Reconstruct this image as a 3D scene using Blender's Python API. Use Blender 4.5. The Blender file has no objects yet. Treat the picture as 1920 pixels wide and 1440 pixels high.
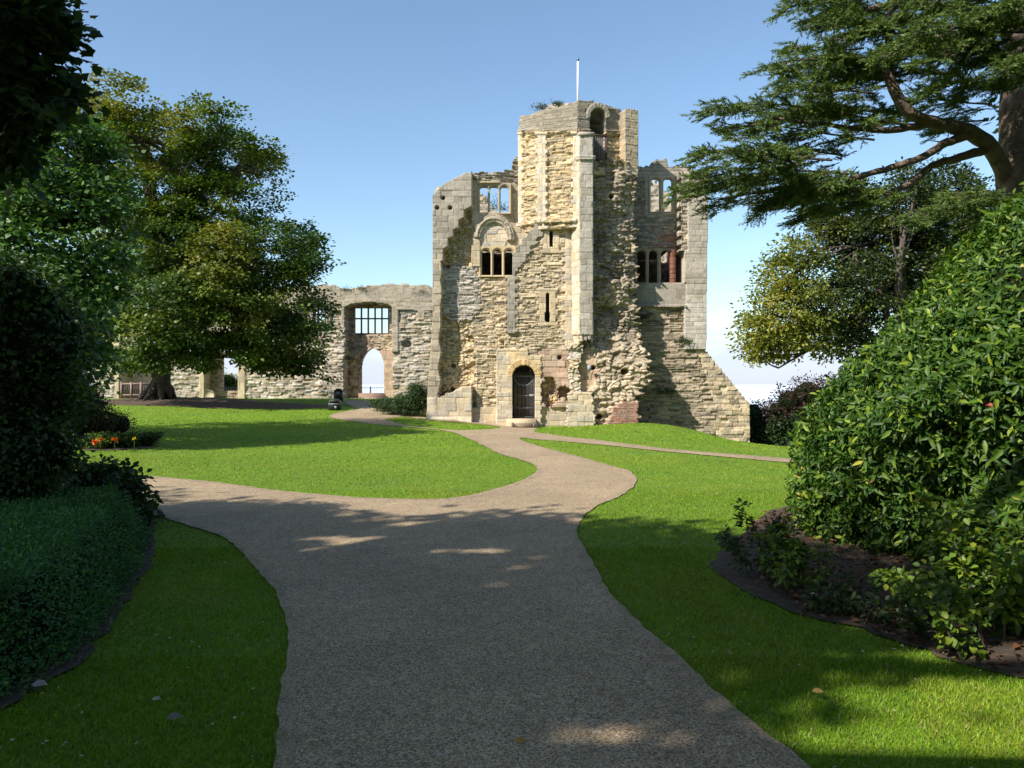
import bpy, math, random
import numpy as np
from mathutils import Vector
from mathutils.geometry import delaunay_2d_cdt

# ------------------------------------------------------------ camera, sky, sun
SC = bpy.context.scene
EYE, F = 1.6, 1442.0
cam_data = bpy.data.cameras.new('camera'); cam = bpy.data.objects.new('camera', cam_data)
SC.collection.objects.link(cam); SC.camera = cam
cam.location = (0, 0, EYE); cam.rotation_euler = (math.radians(90), 0, 0)
cam_data.sensor_width = 36; cam_data.lens = F / 1920 * 36
cam_data.clip_start = .05; cam_data.clip_end = 20000
AZ, EL = math.radians(50), math.radians(40)      # sun: behind the left shoulder
SUN = Vector((-math.sin(AZ) * math.cos(EL), -math.cos(AZ) * math.cos(EL), math.sin(EL)))
SC.view_settings.view_transform = 'Standard'; SC.view_settings.look = 'None'
SC.view_settings.gamma = 1; SC.view_settings.exposure = 0.72
world = bpy.data.worlds.new('World'); SC.world = world; world.use_nodes = True
W = world.node_tree; W.nodes.clear()
def wn(t, **k):
    n = W.nodes.new(t)
    for a, b in k.items(): setattr(n, a, b)
    return n
sky = wn('ShaderNodeTexSky', sky_type='NISHITA', sun_disc=False, sun_elevation=EL, sun_rotation=math.radians(230),
         altitude=0, air_density=1.0, dust_density=0.6, ozone_density=1.6)
tc = wn('ShaderNodeTexCoord'); mp = wn('ShaderNodeMapping'); mp.inputs['Scale'].default_value = (5, 5, 34)
mp.inputs['Location'].default_value = (.7, .2, .0)
nz = wn('ShaderNodeTexNoise'); nz.inputs['Scale'].default_value = 1.0; nz.inputs['Detail'].default_value = 7; nz.inputs['Roughness'].default_value = .55
sx = wn('ShaderNodeSeparateXYZ')
el = wn('ShaderNodeMapRange', interpolation_type='SMOOTHSTEP')       # clouds only low over the horizon
for i, v in ((1, .0), (2, .17), (3, .35), (4, -.55)): el.inputs[i].default_value = v
add = wn('ShaderNodeMath', operation='ADD')
cr = wn('ShaderNodeMapRange', interpolation_type='SMOOTHSTEP')
for i, v in ((1, .40), (2, .78), (3, 0), (4, .88)): cr.inputs[i].default_value = v
mix = wn('ShaderNodeMix', data_type='RGBA'); mix.inputs[7].default_value = (4.4, 4.9, 5.9, 1)
tint = wn('ShaderNodeMix', data_type='RGBA', blend_type='MULTIPLY'); tint.inputs[0].default_value = 1; tint.inputs[7].default_value = (1.10, 1.17, 1.16, 1)
bg = wn('ShaderNodeBackground'); bg.inputs['Strength'].default_value = 0.108
wo = wn('ShaderNodeOutputWorld'); L = W.links.new
L(tc.outputs['Generated'], mp.inputs['Vector']); L(mp.outputs[0], nz.inputs['Vector'])
L(tc.outputs['Generated'], sx.inputs[0]); L(sx.outputs['Z'], el.inputs[0])
L(nz.outputs[0], add.inputs[0]); L(el.outputs[0], add.inputs[1]); L(add.outputs[0], cr.inputs[0])
L(sky.outputs[0], tint.inputs[6]); L(cr.outputs[0], mix.inputs[0]); L(tint.outputs[2], mix.inputs[6])
L(mix.outputs[2], bg.inputs[0]); L(bg.outputs[0], wo.inputs[0])
sd = bpy.data.lights.new('sun', 'SUN'); sd.energy = 4.8; sd.angle = math.radians(.5); sd.color = (1, .945, .86)
so = bpy.data.objects.new('sun', sd); SC.collection.objects.link(so); so.location = (0, 0, 60)
so.rotation_euler = (-SUN).to_track_quat('-Z', 'Y').to_euler()

# ------------------------------------------------------------ helpers
rng = np.random.default_rng(7)
def px2x(px, Y): return (px - 960) / F * Y
def py2z(py, Y): return EYE - (py - 720) / F * Y
def P3(px, py, Y): return np.array([px2x(px, Y), Y, py2z(py, Y)])
def sst(a, b, x): t = np.clip((x - a) / (b - a), 0, 1); return t * t * (3 - 2 * t)
def hsh(i, j, s=0):
    with np.errstate(over='ignore'):
        n = (np.asarray(i).astype(np.int64) * 374761393 + np.asarray(j).astype(np.int64) * 668265263 + int(s) * 2147483647 * 31) & 0xffffffff
        n = ((n ^ (n >> 13)) * 1274126177) & 0xffffffff
        n = ((n ^ (n >> 16)) * 2246822519) & 0xffffffff
    return ((n ^ (n >> 15)) & 0xffffff) / float(0x1000000)
def noise2(x, y, s=0):
    xi, yi = np.floor(x), np.floor(y); fx, fy = x - xi, y - yi
    fx = fx * fx * (3 - 2 * fx); fy = fy * fy * (3 - 2 * fy)
    a = hsh(xi, yi, s); b = hsh(xi + 1, yi, s); c = hsh(xi, yi + 1, s); d = hsh(xi + 1, yi + 1, s)
    return (a * (1 - fx) + b * fx) * (1 - fy) + (c * (1 - fx) + d * fx) * fy
def fbm(x, y, s=0, o=4):
    r = 0; a = .5; t = 0
    for k in range(o): r = r + a * noise2(x * 2 ** k + 13.7 * k, y * 2 ** k - 7.1 * k, s + k); t += a; a *= .55
    return r / t
def worley(x, y, s=0):
    xi, yi = np.floor(x), np.floor(y); f1 = np.full(x.shape, 9.); f2 = f1.copy(); idn = np.zeros(x.shape)
    for a in (-1, 0, 1):
        for b in (-1, 0, 1):
            cx, cy = xi + a, yi + b
            d = np.hypot(cx + .1 + .8 * hsh(cx, cy, s) - x, cy + .1 + .8 * hsh(cx, cy, s + 5) - y); h = hsh(cx, cy, s + 9)
            n = d < f1; f2 = np.where(n, f1, np.minimum(f2, d)); idn = np.where(n, h, idn); f1 = np.where(n, d, f1)
    return f1, f2, idn
def inpoly(x, y, poly):
    x = np.asarray(x); r = np.zeros(x.shape, bool); n = len(poly)
    for i in range(n):
        x0, y0 = poly[i]; x1, y1 = poly[(i + 1) % n]
        if y0 == y1: continue
        r ^= ((y0 > y) != (y1 > y)) & (x < (x1 - x0) * (y - y0) / (y1 - y0) + x0)
    return r
def nrm(v): return v / np.maximum(np.linalg.norm(v, axis=-1, keepdims=True), 1e-9)

def tag(o, label=None, cat=None, group=None, kind=None):
    if label: o['label'] = label
    if cat: o['category'] = cat
    if group: o['group'] = group
    if kind: o['kind'] = kind
    return o
def link(o, parent=None):
    SC.collection.objects.link(o)
    if parent is not None: o.parent = parent
    return o
def empty(name, loc, label, cat, group=None):
    o = bpy.data.objects.new(name, None); o.empty_display_size = .3; link(o); o.location = tuple(float(a) for a in loc)
    return tag(o, label, cat, group)
def mesh_obj(name, V, faces, mat, parent=None, col=None, smooth=False, mats=None, midx=None):
    """V (n,3) in world space; faces: (m,k) array or list of arrays of equal-size faces"""
    V = np.asarray(V, np.float32).reshape(-1, 3)
    if parent is not None: V = V - np.array(parent_loc(parent), np.float32)
    fl = faces if isinstance(faces, list) else [faces]
    fl = [np.asarray(f, np.int32) for f in fl if len(f)]
    me = bpy.data.meshes.new(name); me.vertices.add(len(V)); me.vertices.foreach_set('co', V.ravel())
    loops = np.concatenate([f.ravel() for f in fl]); tot = np.concatenate([np.full(len(f), f.shape[1], np.int32) for f in fl])
    st = np.concatenate([[0], np.cumsum(tot)[:-1]]).astype(np.int32)
    me.loops.add(len(loops)); me.loops.foreach_set('vertex_index', loops)
    me.polygons.add(len(tot)); me.polygons.foreach_set('loop_start', st); me.polygons.foreach_set('loop_total', tot)
    if smooth: me.polygons.foreach_set('use_smooth', np.ones(len(tot), bool))
    me.update(calc_edges=True); me.validate()
    if col is not None:
        c = np.ones((len(V), 4), np.float32); c[:, :3] = col
        a = me.color_attributes.new('tone', 'FLOAT_COLOR', 'POINT')
        if len(a.data) == len(V): a.data.foreach_set('color', c.ravel())
    me.materials.append(mat)
    return link(bpy.data.objects.new(name, me), parent)
def parent_loc(p):
    v = np.zeros(3)
    while p is not None: v = v + np.array(p.location); p = p.parent
    return v
class MB:
    """collects boxes and tubes into one mesh"""
    def __init__(s): s.v = []; s.q = []; s.t = []; s.n = 0
    def add(s, V, q=(), t=()):
        V = np.asarray(V, float)
        if len(q): s.q.append(np.asarray(q, int) + s.n)
        if len(t): s.t.append(np.asarray(t, int) + s.n)
        s.v.append(V); s.n += len(V); return s
    def box(s, a, b, jit=0):
        a, b = np.array(a, float), np.array(b, float)
        V = np.array([[x, y, z] for x in (a[0], b[0]) for y in (a[1], b[1]) for z in (a[2], b[2])])
        if jit: V = V + rng.uniform(-jit, jit, V.shape)
        return s.add(V, [[0, 1, 3, 2], [4, 6, 7, 5], [0, 4, 5, 1], [2, 3, 7, 6], [0, 2, 6, 4], [1, 5, 7, 3]])
    def tube(s, P, R, seg=6, lump=0, cap=True):
        P = np.asarray(P, float); n = len(P); R = np.broadcast_to(np.asarray(R, float), (n,))
        T = nrm(np.gradient(P, axis=0)); up = np.array([0, 0, 1.]) if abs(T[:, 2]).mean() < .8 else np.array([1., 0, 0])
        A = nrm(np.cross(T, up)); B = np.cross(T, A); th = np.arange(seg) / seg * 2 * np.pi
        r = R[:, None] * (1 + lump * (rng.random((n, seg)) - .5))
        V = P[:, None] + r[..., None] * (np.cos(th)[None, :, None] * A[:, None] + np.sin(th)[None, :, None] * B[:, None])
        i = np.arange(n - 1)[:, None] * seg; j = np.arange(seg)[None]; k = (j + 1) % seg
        q = np.stack([i + j, i + k, i + seg + k, i + seg + j], -1).reshape(-1, 4)
        V = V.reshape(-1, 3); t = []
        if cap:
            V = np.vstack([V, P[:1], P[-1:]]); m = n * seg
            t = [[m, (a + 1) % seg, a] for a in range(seg)] + [[m + 1, m - seg + a, m - seg + (a + 1) % seg] for a in range(seg)]
        return s.add(V, q, t)
    def build(s, name, mat, parent=None, smooth=False, col=None):
        f = []
        if s.q: f.append(np.vstack(s.q))
        if s.t: f.append(np.vstack(s.t))
        return mesh_obj(name, np.vstack(s.v), f, mat, parent, smooth=smooth, col=col)
def curve(pts, n=16, wob=0):
    """Catmull-Rom through pts"""
    p = np.asarray(pts, float); p = np.vstack([2 * p[0] - p[1], p, 2 * p[-1] - p[-2]]); out = []
    m = len(p) - 3; per = max(2, n // m)
    for i in range(m):
        t = np.linspace(0, 1, per, endpoint=(i == m - 1))[:, None]; a, b, c, d = p[i:i + 4]
        out.append(.5 * ((2 * b) + (c - a) * t + (2 * a - 5 * b + 4 * c - d) * t ** 2 + (3 * b - a - 3 * c + d) * t ** 3))
    o = np.vstack(out)
    if wob: o = o + rng.normal(0, wob, o.shape)
    return o

# ------------------------------------------------------------ materials
def new_mat(name):
    m = bpy.data.materials.new(name); m.use_nodes = True; nt = m.node_tree; nt.nodes.clear()
    o = nt.nodes.new('ShaderNodeOutputMaterial'); b = nt.nodes.new('ShaderNodeBsdfPrincipled'); nt.links.new(b.outputs[0], o.inputs[0])
    return m, nt, b, o
def nd(nt, t, ins={}, **k):
    n = nt.nodes.new(t)
    for a, b in k.items(): setattr(n, a, b)
    for a, b in ins.items():
        if hasattr(b, 'is_linked') or isinstance(b, bpy.types.NodeSocket): nt.links.new(b, n.inputs[a])
        else: n.inputs[a].default_value = b
    return n
def obco(nt): return nd(nt, 'ShaderNodeTexCoord').outputs['Object']
def noisen(nt, sc, det=4, rough=.6, vec=None): return nd(nt, 'ShaderNodeTexNoise', {'Scale': sc, 'Detail': det, 'Roughness': rough, 'Vector': vec or obco(nt)}).outputs[0]
def ramp(nt, fac, a, b, lo, hi): return nd(nt, 'ShaderNodeMapRange', {0: fac, 1: a, 2: b, 3: lo, 4: hi}).outputs[0]
def mixc(nt, fac, a, b, mode='MIX'):
    return nd(nt, 'ShaderNodeMix', {0: fac, 6: a if not isinstance(a, tuple) else (*a, 1), 7: b if not isinstance(b, tuple) else (*b, 1)}, data_type='RGBA', blend_type=mode).outputs[2]
def bump(nt, b, h, s, d): nt.links.new(nd(nt, 'ShaderNodeBump', {'Height': h, 'Strength': s, 'Distance': d}).outputs[0], b.inputs['Normal'])
def mulv(nt, c, v):   # colour times a grey value
    cc = nd(nt, 'ShaderNodeCombineXYZ', {0: v, 1: v, 2: v}).outputs[0]
    return nd(nt, 'ShaderNodeMix', {0: 1.0, 6: c, 7: cc}, data_type='RGBA', blend_type='MULTIPLY').outputs[2]

def stone_material():
    m, nt, b, o = new_mat('weathered_stone'); at = nd(nt, 'ShaderNodeVertexColor', layer_name='tone').outputs[0]
    n1 = noisen(nt, 26, 5, .7); n2 = noisen(nt, .9, 5, .6); n3 = noisen(nt, 7, 4, .65)
    c = mulv(nt, at, ramp(nt, n1, .3, .7, .78, 1.2)); c = mulv(nt, c, ramp(nt, n3, .3, .7, .86, 1.12))
    li = ramp(nt, n2, .54, .70, 0, .28)
    c = mixc(nt, li, c, (.22, .20, .17))
    mpn = nd(nt, 'ShaderNodeMapping', {'Vector': obco(nt), 'Scale': (2.6, 2.6, .32)}).outputs[0]; st = noisen(nt, 1.0, 5, .65, mpn)
    c = mixc(nt, ramp(nt, st, .56, .72, 0, .42), c, (.13, .115, .095))
    c = mixc(nt, ramp(nt, noisen(nt, 3.3, 4, .7), .60, .72, 0, .35), c, (.62, .58, .50))
    nt.links.new(c, b.inputs['Base Color']); b.inputs['Roughness'].default_value = .92; b.inputs['Specular IOR Level'].default_value = .2
    bump(nt, b, n1, .7, .03); return m
def simple(name, col, rough=.6, sc=20, amt=.25, metal=0, spec=.4, bmp=.01):
    m, nt, b, o = new_mat(name); n = noisen(nt, sc)
    a = tuple(x * (1 - amt) for x in col); c = tuple(x * (1 + amt) for x in col)
    nt.links.new(mixc(nt, ramp(nt, n, .3, .7, 0, 1), a, c), b.inputs['Base Color'])
    b.inputs['Roughness'].default_value = rough; b.inputs['Metallic'].default_value = metal; b.inputs['Specular IOR Level'].default_value = spec
    if bmp: bump(nt, b, n, .6, bmp)
    return m
def leaf_material(name, rough=.5, trans=.3, spec=.4, tsc=(1.2, 1.35, .5)):
    m, nt, b, o = new_mat(name); at = nd(nt, 'ShaderNodeVertexColor', layer_name='tone').outputs[0]
    nt.links.new(at, b.inputs['Base Color']); b.inputs['Roughness'].default_value = rough; b.inputs['Specular IOR Level'].default_value = spec
    tl = nd(nt, 'ShaderNodeBsdfTranslucent', {0: mixc(nt, 1.0, at, tsc, 'MULTIPLY')})
    mx = nd(nt, 'ShaderNodeMixShader', {0: trans, 1: b.outputs[0], 2: tl.outputs[0]}); nt.links.new(mx.outputs[0], o.inputs[0]); return m
M_STONE = stone_material()
M_LEAF = leaf_material('foliage')
M_GLOSS = leaf_material('glossy_foliage', .46, .22, .3)
M_NEEDLE = leaf_material('needle_foliage', .6, .15, .3)
M_GRASSB = leaf_material('grass_blades', .55, .35, .3, (1.1, 1.2, .5))
M_BARK = simple('bark', (.085, .065, .05), .95, 9, .5, bmp=.06)
M_CEDARBARK = simple('cedar_bark', (.15, .11, .082), .95, 7, .45, bmp=.12)
M_INNER = simple('inner_shade', (.012, .018, .008), 1.0, 8, .5, spec=0, bmp=.1)  # near-black colour that paints in the shade inside bushes and the bin opening
M_IRON = simple('dark_iron', (.03, .032, .036), .5, 30, .3, metal=.6)
M_WHITE = simple('white_paint', (.75, .75, .76), .4, 30, .06)
M_PINKWOOD = simple('faded_wood', (.22, .14, .12), .8, 12, .2)
M_OLDWOOD = simple('grey_wood', (.16, .12, .09), .85, 15, .3)
M_DARKWOOD = simple('dark_wood', (.06, .035, .035), .7, 15, .2)  # much darker brown than the faded wood
M_PALERAIL = simple('pale_metal', (.25, .27, .30), .5, 20, .1)
M_MULLION = simple('weathered_mullion', (.16, .155, .14), .85, 20, .25)
M_CREAMM = simple('cream_mullion', (.47, .36, .21), .85, 20, .2)
M_GREYM = simple('grey_mullion', (.34, .28, .20), .85, 20, .2)
M_BINM = simple('black_bin_paint', (.02, .025, .022), .45, 20, .2)
# ------------------------------------------------------------ ground
def T(X, Y):
    X = np.asarray(X, float); Y = np.asarray(Y, float)
    z = .53 * sst(27, 50, Y) * sst(3, -5, X)
    z = z + .42 * np.exp(-((X + 19.2) ** 2 + (Y - 42) ** 2) / 40)
    z = z - 1.30 * sst(4.6, 11.5, X) * sst(15, 32, Y) - .5 * sst(10, 22, X) * sst(24, 40, Y)
    z = z - .13 * np.exp(-((X - .9) ** 2 + (Y - 30.5) ** 2) / 4) + .18 * np.exp(-((X + 3.2) ** 2 + (Y - 31) ** 2) / 3)
    z = z + .16 * np.exp(-((X - 6.2) ** 2 / 6 + (Y - 28.8) ** 2 / 3))
    z = z + .05 * (fbm(X * .15, Y * .15, 3, 3) - .5) * sst(6, 14, Y)
    z = z + .10 * sst(2.4, 3.6, X) * sst(10, 7, Y)                      # raised edge of the laurel bed
    z = z - 9.5 * sst(61, 74, Y)
    return z
def G(px, py):
    """where the line of sight through a photo pixel meets the ground"""
    px = np.asarray(px, float); py = np.asarray(py, float); z = np.zeros(np.broadcast(px, py).shape)
    for _ in range(60):
        Y = np.clip((EYE - z) * F / np.maximum(py - 720, 1), 1, 60); z = z + .5 * (T((px - 960) / F * Y, Y) - z)
    return np.stack([(px - 960) / F * Y, Y, T((px - 960) / F * Y, Y)], -1)
xs = np.unique(np.concatenate([np.linspace(-7, 7, 141), np.linspace(-30, 30, 151), np.linspace(-120, 120, 61), np.linspace(-1500, 1500, 31)]).round(3))
ys = np.unique(np.concatenate([np.linspace(-2, 14, 161), np.linspace(-20, 80, 251), np.linspace(-300, 300, 41), np.linspace(-600, 2500, 21)]).round(3))
gx, gy = np.meshgrid(xs, ys); nx, ny = len(xs), len(ys)
gv = np.stack([gx, gy, T(gx, gy)], -1).reshape(-1, 3)
ii = (np.arange(ny - 1)[:, None] * nx + np.arange(nx - 1)[None]).ravel()
gf = np.stack([ii, ii + 1, ii + nx + 1, ii + nx], -1)
def lawn_material():
    m, nt, b, o = new_mat('mown_grass'); v = obco(nt)
    n1 = noisen(nt, .35, 4, .6, v); n2 = noisen(nt, 9, 5, .75, v); n3 = noisen(nt, 60, 3, .7, v)
    c = mixc(nt, ramp(nt, n1, .35, .65, 0, 1), (.140, .240, .012), (.190, .285, .015))
    c = mixc(nt, ramp(nt, n2, .38, .66, 0, .8), c, (.065, .150, .008))
    n5 = noisen(nt, 2.2, 4, .7, v); c = mulv(nt, c, ramp(nt, n5, .3, .7, .84, 1.16)); c = mixc(nt, ramp(nt, noisen(nt, .16, 5, .7, v), .52, .66, 0, .45), c, (.20, .235, .035)); c = mixc(nt, ramp(nt, noisen(nt, .8, 3, .6, v), .58, .66, 0, .4), c, (.07, .16, .02))
    c = mixc(nt, ramp(nt, n3, .42, .7, 0, .6), c, (.21, .31, .026))
    vo = nd(nt, 'ShaderNodeTexVoronoi', {'Vector': v, 'Scale': 2.4, 'Randomness': 1.0}); vo2 = vo.outputs['Distance']
    fl = ramp(nt, vo2, .035, .05, 1, 0); sel = ramp(nt, noisen(nt, 1.3, 2, .5, v), .52, .56, 0, 1)
    ml = nd(nt, 'ShaderNodeMath', {0: fl, 1: sel}, operation='MULTIPLY').outputs[0]
    c = mixc(nt, ml, c, (.45, .48, .30))
    nt.links.new(c, b.inputs['Base Color']); b.inputs['Roughness'].default_value = .8; b.inputs['Specular IOR Level'].default_value = .25
    hh = nd(nt, 'ShaderNodeMath', {0: n2, 1: n3}, operation='ADD').outputs[0]
    bump(nt, b, hh, .9, .035); return m
M_LAWN = lawn_material()
tag(mesh_obj('ground', gv, gf, M_LAWN, smooth=True), kind='structure')
rv = np.array([[-3000, 62, -7.4], [3000, 62, -7.4], [3000, 9000, -7.4], [-3000, 9000, -7.4]])
mr, nt, b, o = new_mat('sky_pale_water'); b.inputs['Base Color'].default_value = (.80, .84, .90, 1); b.inputs['Roughness'].default_value = .35  # base colour painted near white, standing for reflected sky
bump(nt, b, noisen(nt, .8, 3), .3, .05)
tag(mesh_obj('river', rv, np.array([[0, 1, 2, 3]]), mr), kind='structure')

def cdt_sheet(name, outer, holes, mat, lift, edge_step=.12, jit=.006, fill=.5, extra=()):
    """outline(s) in world XY -> ground-hugging sheet with slightly ragged edges"""
    def dens(poly):
        out = []; n = len(poly)
        for i in range(n):
            a, b_ = np.array(poly[i][:2]), np.array(poly[(i + 1) % n][:2]); d = np.linalg.norm(b_ - a)
            st = edge_step * max(1, np.hypot(*((a + b_) / 2)) / 12); k = max(1, int(d / st))
            for t in range(k): out.append(a + (b_ - a) * t / k)
        out = np.array(out); w = jit * np.maximum(1, np.hypot(out[:, 0], out[:, 1]) / 10)
        return out + rng.normal(0, 1, out.shape) * w[:, None]
    loops = [dens(outer)] + [dens(h) for h in holes]; V = []; E = []
    for l in loops:
        s = len(V); V += [tuple(p) for p in l]; E += [(s + i, s + (i + 1) % len(l)) for i in range(len(l))]
    O = loops[0]; x0, y0 = O.min(0); x1, y1 = O.max(0)
    gx, gy = np.meshgrid(np.arange(x0, x1, fill), np.arange(y0, y1, fill)); g = np.stack([gx.ravel(), gy.ravel()], -1)
    g = g + rng.uniform(-.1, .1, g.shape) * fill; g = g[inpoly(g[:, 0], g[:, 1], O)]
    vs, es, fs, *_ = delaunay_2d_cdt([Vector((float(p[0]), float(p[1]))) for p in V + [tuple(q) for q in g]], E, [], 0, 1e-5)
    A = np.array([[v.x, v.y] for v in vs]); fs = np.array([list(f) for f in fs if len(f) == 3]); c = A[fs].mean(1)
    ok = inpoly(c[:, 0], c[:, 1], O)
    for h in loops[1:]: ok &= ~inpoly(c[:, 0], c[:, 1], h)
    fs = fs[ok]; a, b_, c_ = A[fs[:, 0]], A[fs[:, 1]], A[fs[:, 2]]
    cr_ = (b_[:, 0] - a[:, 0]) * (c_[:, 1] - a[:, 1]) - (b_[:, 1] - a[:, 1]) * (c_[:, 0] - a[:, 0]); fs[cr_ < 0] = fs[cr_ < 0][:, ::-1]
    Z = T(A[:, 0], A[:, 1]) + lift
    return mesh_obj(name, np.column_stack([A, Z]), fs, mat, smooth=True), O, loops
def smoothp(pts, n=6):
    p = np.array(pts, float); c = curve(p, n * (len(p) - 1)); return c
def Gp(pts): return [tuple(G(a, b_)[:2]) for a, b_ in pts]

left_edge = smoothp([(500, 1700), (532, 1440), (540, 1300), (545, 1180), (522, 1110), (482, 1060), (425, 1010), (360, 985), (270, 962), (120, 945)])
lawn_left = smoothp([(60, 880), (250, 892), (400, 906), (560, 926), (700, 936), (850, 936), (940, 917), (995, 897), (1013, 882), (995, 868), (942, 852), (889, 826), (836, 808), (723, 797), (645, 788), (620, 781), (638, 774), (672, 767), (652, 757), (645, 751)])
right_top = smoothp([(688, 751), (712, 762), (758, 773), (797, 783)])
wedge_a = smoothp([(730, 785), (760, 782), (808, 788), (914, 797), (937, 803), (879, 807), (822, 805), (758, 797), (722, 787)], 4)
wedge_b_top = [(1003, 803), (1000, 811), (1056, 819), (1127, 827), (1240, 842), (1350, 851), (1480, 861), (1600, 868)]
right_edge = smoothp([(1600, 875), (1470, 867), (1240, 846), (1127, 834), (1020, 825), (972, 821), (985, 831), (1056, 850), (1127, 870), (1170, 883), (1192, 900), (1164, 927), (1114, 951), (1086, 975), (1079, 1000), (1092, 1040), (1122, 1090), (1162, 1140), (1212, 1190), (1272, 1250), (1332, 1310), (1402, 1370), (1500, 1440), (1640, 1560)])
outer = [(-1.0, -6), (-1.0, 0)] + Gp(left_edge) + [(-9.5, 11.2), (-13, 13.6)] + Gp(lawn_left) + Gp(right_top) + [(-3.3, 31.4), (-.6, 31.4), (1.1, 31.4)] + Gp(wedge_b_top) + Gp(right_edge) + [(1.9, 1.2), (2.2, -6)]
def gravel_material():
    m, nt, b, o = new_mat('bound_gravel'); v = obco(nt)
    vo = nd(nt, 'ShaderNodeTexVoronoi', {'Vector': v, 'Scale': 130.0}); vc = vo.outputs['Color']
    s = nd(nt, 'ShaderNodeSeparateColor', {0: vc}).outputs[0]
    c = mixc(nt, s, (.18, .122, .066), (.55, .41, .245))
    s2 = nd(nt, 'ShaderNodeSeparateColor', {0: vc}).outputs[1]
    c = mixc(nt, ramp(nt, s2, .90, .93, 0, .7), c, (.62, .56, .50)); c = mixc(nt, ramp(nt, s2, .16, .12, 0, .75), c, (.07, .055, .05))
    n2 = noisen(nt, .5, 5, .6, v); c = mulv(nt, c, ramp(nt, n2, .3, .7, .80, 1.14)); c = mulv(nt, c, ramp(nt, noisen(nt, 2.6, 5, .7, v), .35, .7, 1.06, .86))
    n4 = noisen(nt, 14, 4, .7, v); c = mulv(nt, c, ramp(nt, n4, .3, .7, .86, 1.14))
    nt.links.new(c, b.inputs['Base Color']); b.inputs['Roughness'].default_value = .85; b.inputs['Specular IOR Level'].default_value = .3
    bump(nt, b, vo.outputs['Distance'], .8, .006); return m
path, PATH, PLOOPS = cdt_sheet('footpath', outer, [Gp(wedge_a)], gravel_material(), .012, fill=.45)
tag(path, kind='structure')
def soil_material(name, a, b_, c_):
    m, nt, b, o = new_mat(name); v = obco(nt); n = noisen(nt, 16, 6, .75, v)
    vo = nd(nt, 'ShaderNodeTexVoronoi', {'Vector': v, 'Scale': 22.0}); s = nd(nt, 'ShaderNodeSeparateColor', {0: vo.outputs['Color']}).outputs[0]
    c = mixc(nt, ramp(nt, n, .3, .7, 0, 1), a, b_); c = mixc(nt, ramp(nt, s, .7, .8, 0, .7), c, c_)
    nt.links.new(c, b.inputs['Base Color']); b.inputs['Roughness'].default_value = .95; bump(nt, b, n, 1, .03); return m
M_SOIL = soil_material('leafy_soil', (.042, .030, .020), (.08, .055, .037), (.13, .075, .042))
bed = [G(1330, 1058), G(1352, 1080), G(1400, 1112), G(1480, 1150), G(1600, 1180), G(1700, 1215), G(1800, 1245), G(1920, 1275)]
bed = [tuple(p[:2]) for p in bed]; bedp = bed + [(3.6, 3.2), (4.6, 1), (9, 0), (10.5, 12), (5.5, 12), (3.2, 9.6)]
bo, BED, _ = cdt_sheet('flower_bed_soil', bedp, [], M_SOIL, .016, .1, .02, .3); tag(bo, kind='structure')
hb = [tuple(G(*p)[:2]) for p in smoothp([(285, 960), (290, 1020), (268, 1080), (225, 1150), (165, 1230), (80, 1290), (0, 1330), (-160, 1400)], 3)]
hbp = hb + [(-6, 2.0), (-14, 6), (-14, 12.2), (-7.4, 11)]
ho, HBED, _ = cdt_sheet('hedge_bed_soil', hbp, [], M_SOIL, .014, .1, .02, .35); tag(ho, kind='structure')
tb = [(-19.2 + 1.5 + 8.6 * math.cos(t) * (1 + .07 * math.sin(3 * t)), 41 + 3.2 * math.sin(t) * (1 + .1 * math.cos(2 * t + 1))) for t in np.linspace(0, 2 * np.pi, 40, endpoint=False)]
to, TBED, _ = cdt_sheet('bare_earth', tb, [], soil_material('dry_earth', (.055, .035, .02), (.09, .055, .03), (.13, .08, .04)), .012, .3, .06, .8); tag(to, kind='structure')

MARG, nt, b, o = new_mat('gritty_margin'); v = obco(nt); vo = nd(nt, 'ShaderNodeTexVoronoi', {'Vector': v, 'Scale': 130.0}); s_ = nd(nt, 'ShaderNodeSeparateColor', {0: vo.outputs['Color']}).outputs[0]
nt.links.new(mixc(nt, ramp(nt, noisen(nt, 5, 5, .7, v), .5, .66, 0, .55), mixc(nt, s_, (.16, .108, .065), (.50, .37, .24)), (.10, .095, .035)), b.inputs['Base Color']); b.inputs['Roughness'].default_value = .95; bump(nt, b, vo.outputs['Distance'], .8, .006)
# trodden earth margin between path and turf
def margin(curves):
    V = []; Fq = []; n0 = 0
    for c in curves:
        c = np.array(c)[:, :2]; L_ = np.concatenate([[0], np.cumsum(np.linalg.norm(np.diff(c, axis=0), axis=1))]); s = np.arange(0, L_[-1], .07); p = np.column_stack([np.interp(s, L_, c[:, 0]), np.interp(s, L_, c[:, 1])])
        t = nrm(np.gradient(p, axis=0)); nn = np.column_stack([-t[:, 1], t[:, 0]]); w = (.003 + .036 * noise2(s * 1.3, s * 0, 17) ** 1.5 + .02 * noise2(s * 7, s * 0, 18)) * (1 + p[:, 1] / 25)
        a, b_ = p + nn * w[:, None], p - nn * w[:, None] * 1.1; q = np.stack([a, b_], 1).reshape(-1, 2); V.append(np.column_stack([q, T(q[:, 0], q[:, 1]) + .0145])); m = len(s)
        i = n0 + np.arange(m - 1) * 2; Fq.append(np.stack([i, i + 1, i + 3, i + 2], -1)); n0 += 2 * m
    o = mesh_obj('path_margin', np.vstack(V), np.vstack(Fq), MARG, smooth=True); tag(o, kind='structure')
margin([Gp(left_edge), Gp(lawn_left), Gp(right_edge), Gp(wedge_b_top)])
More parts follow.
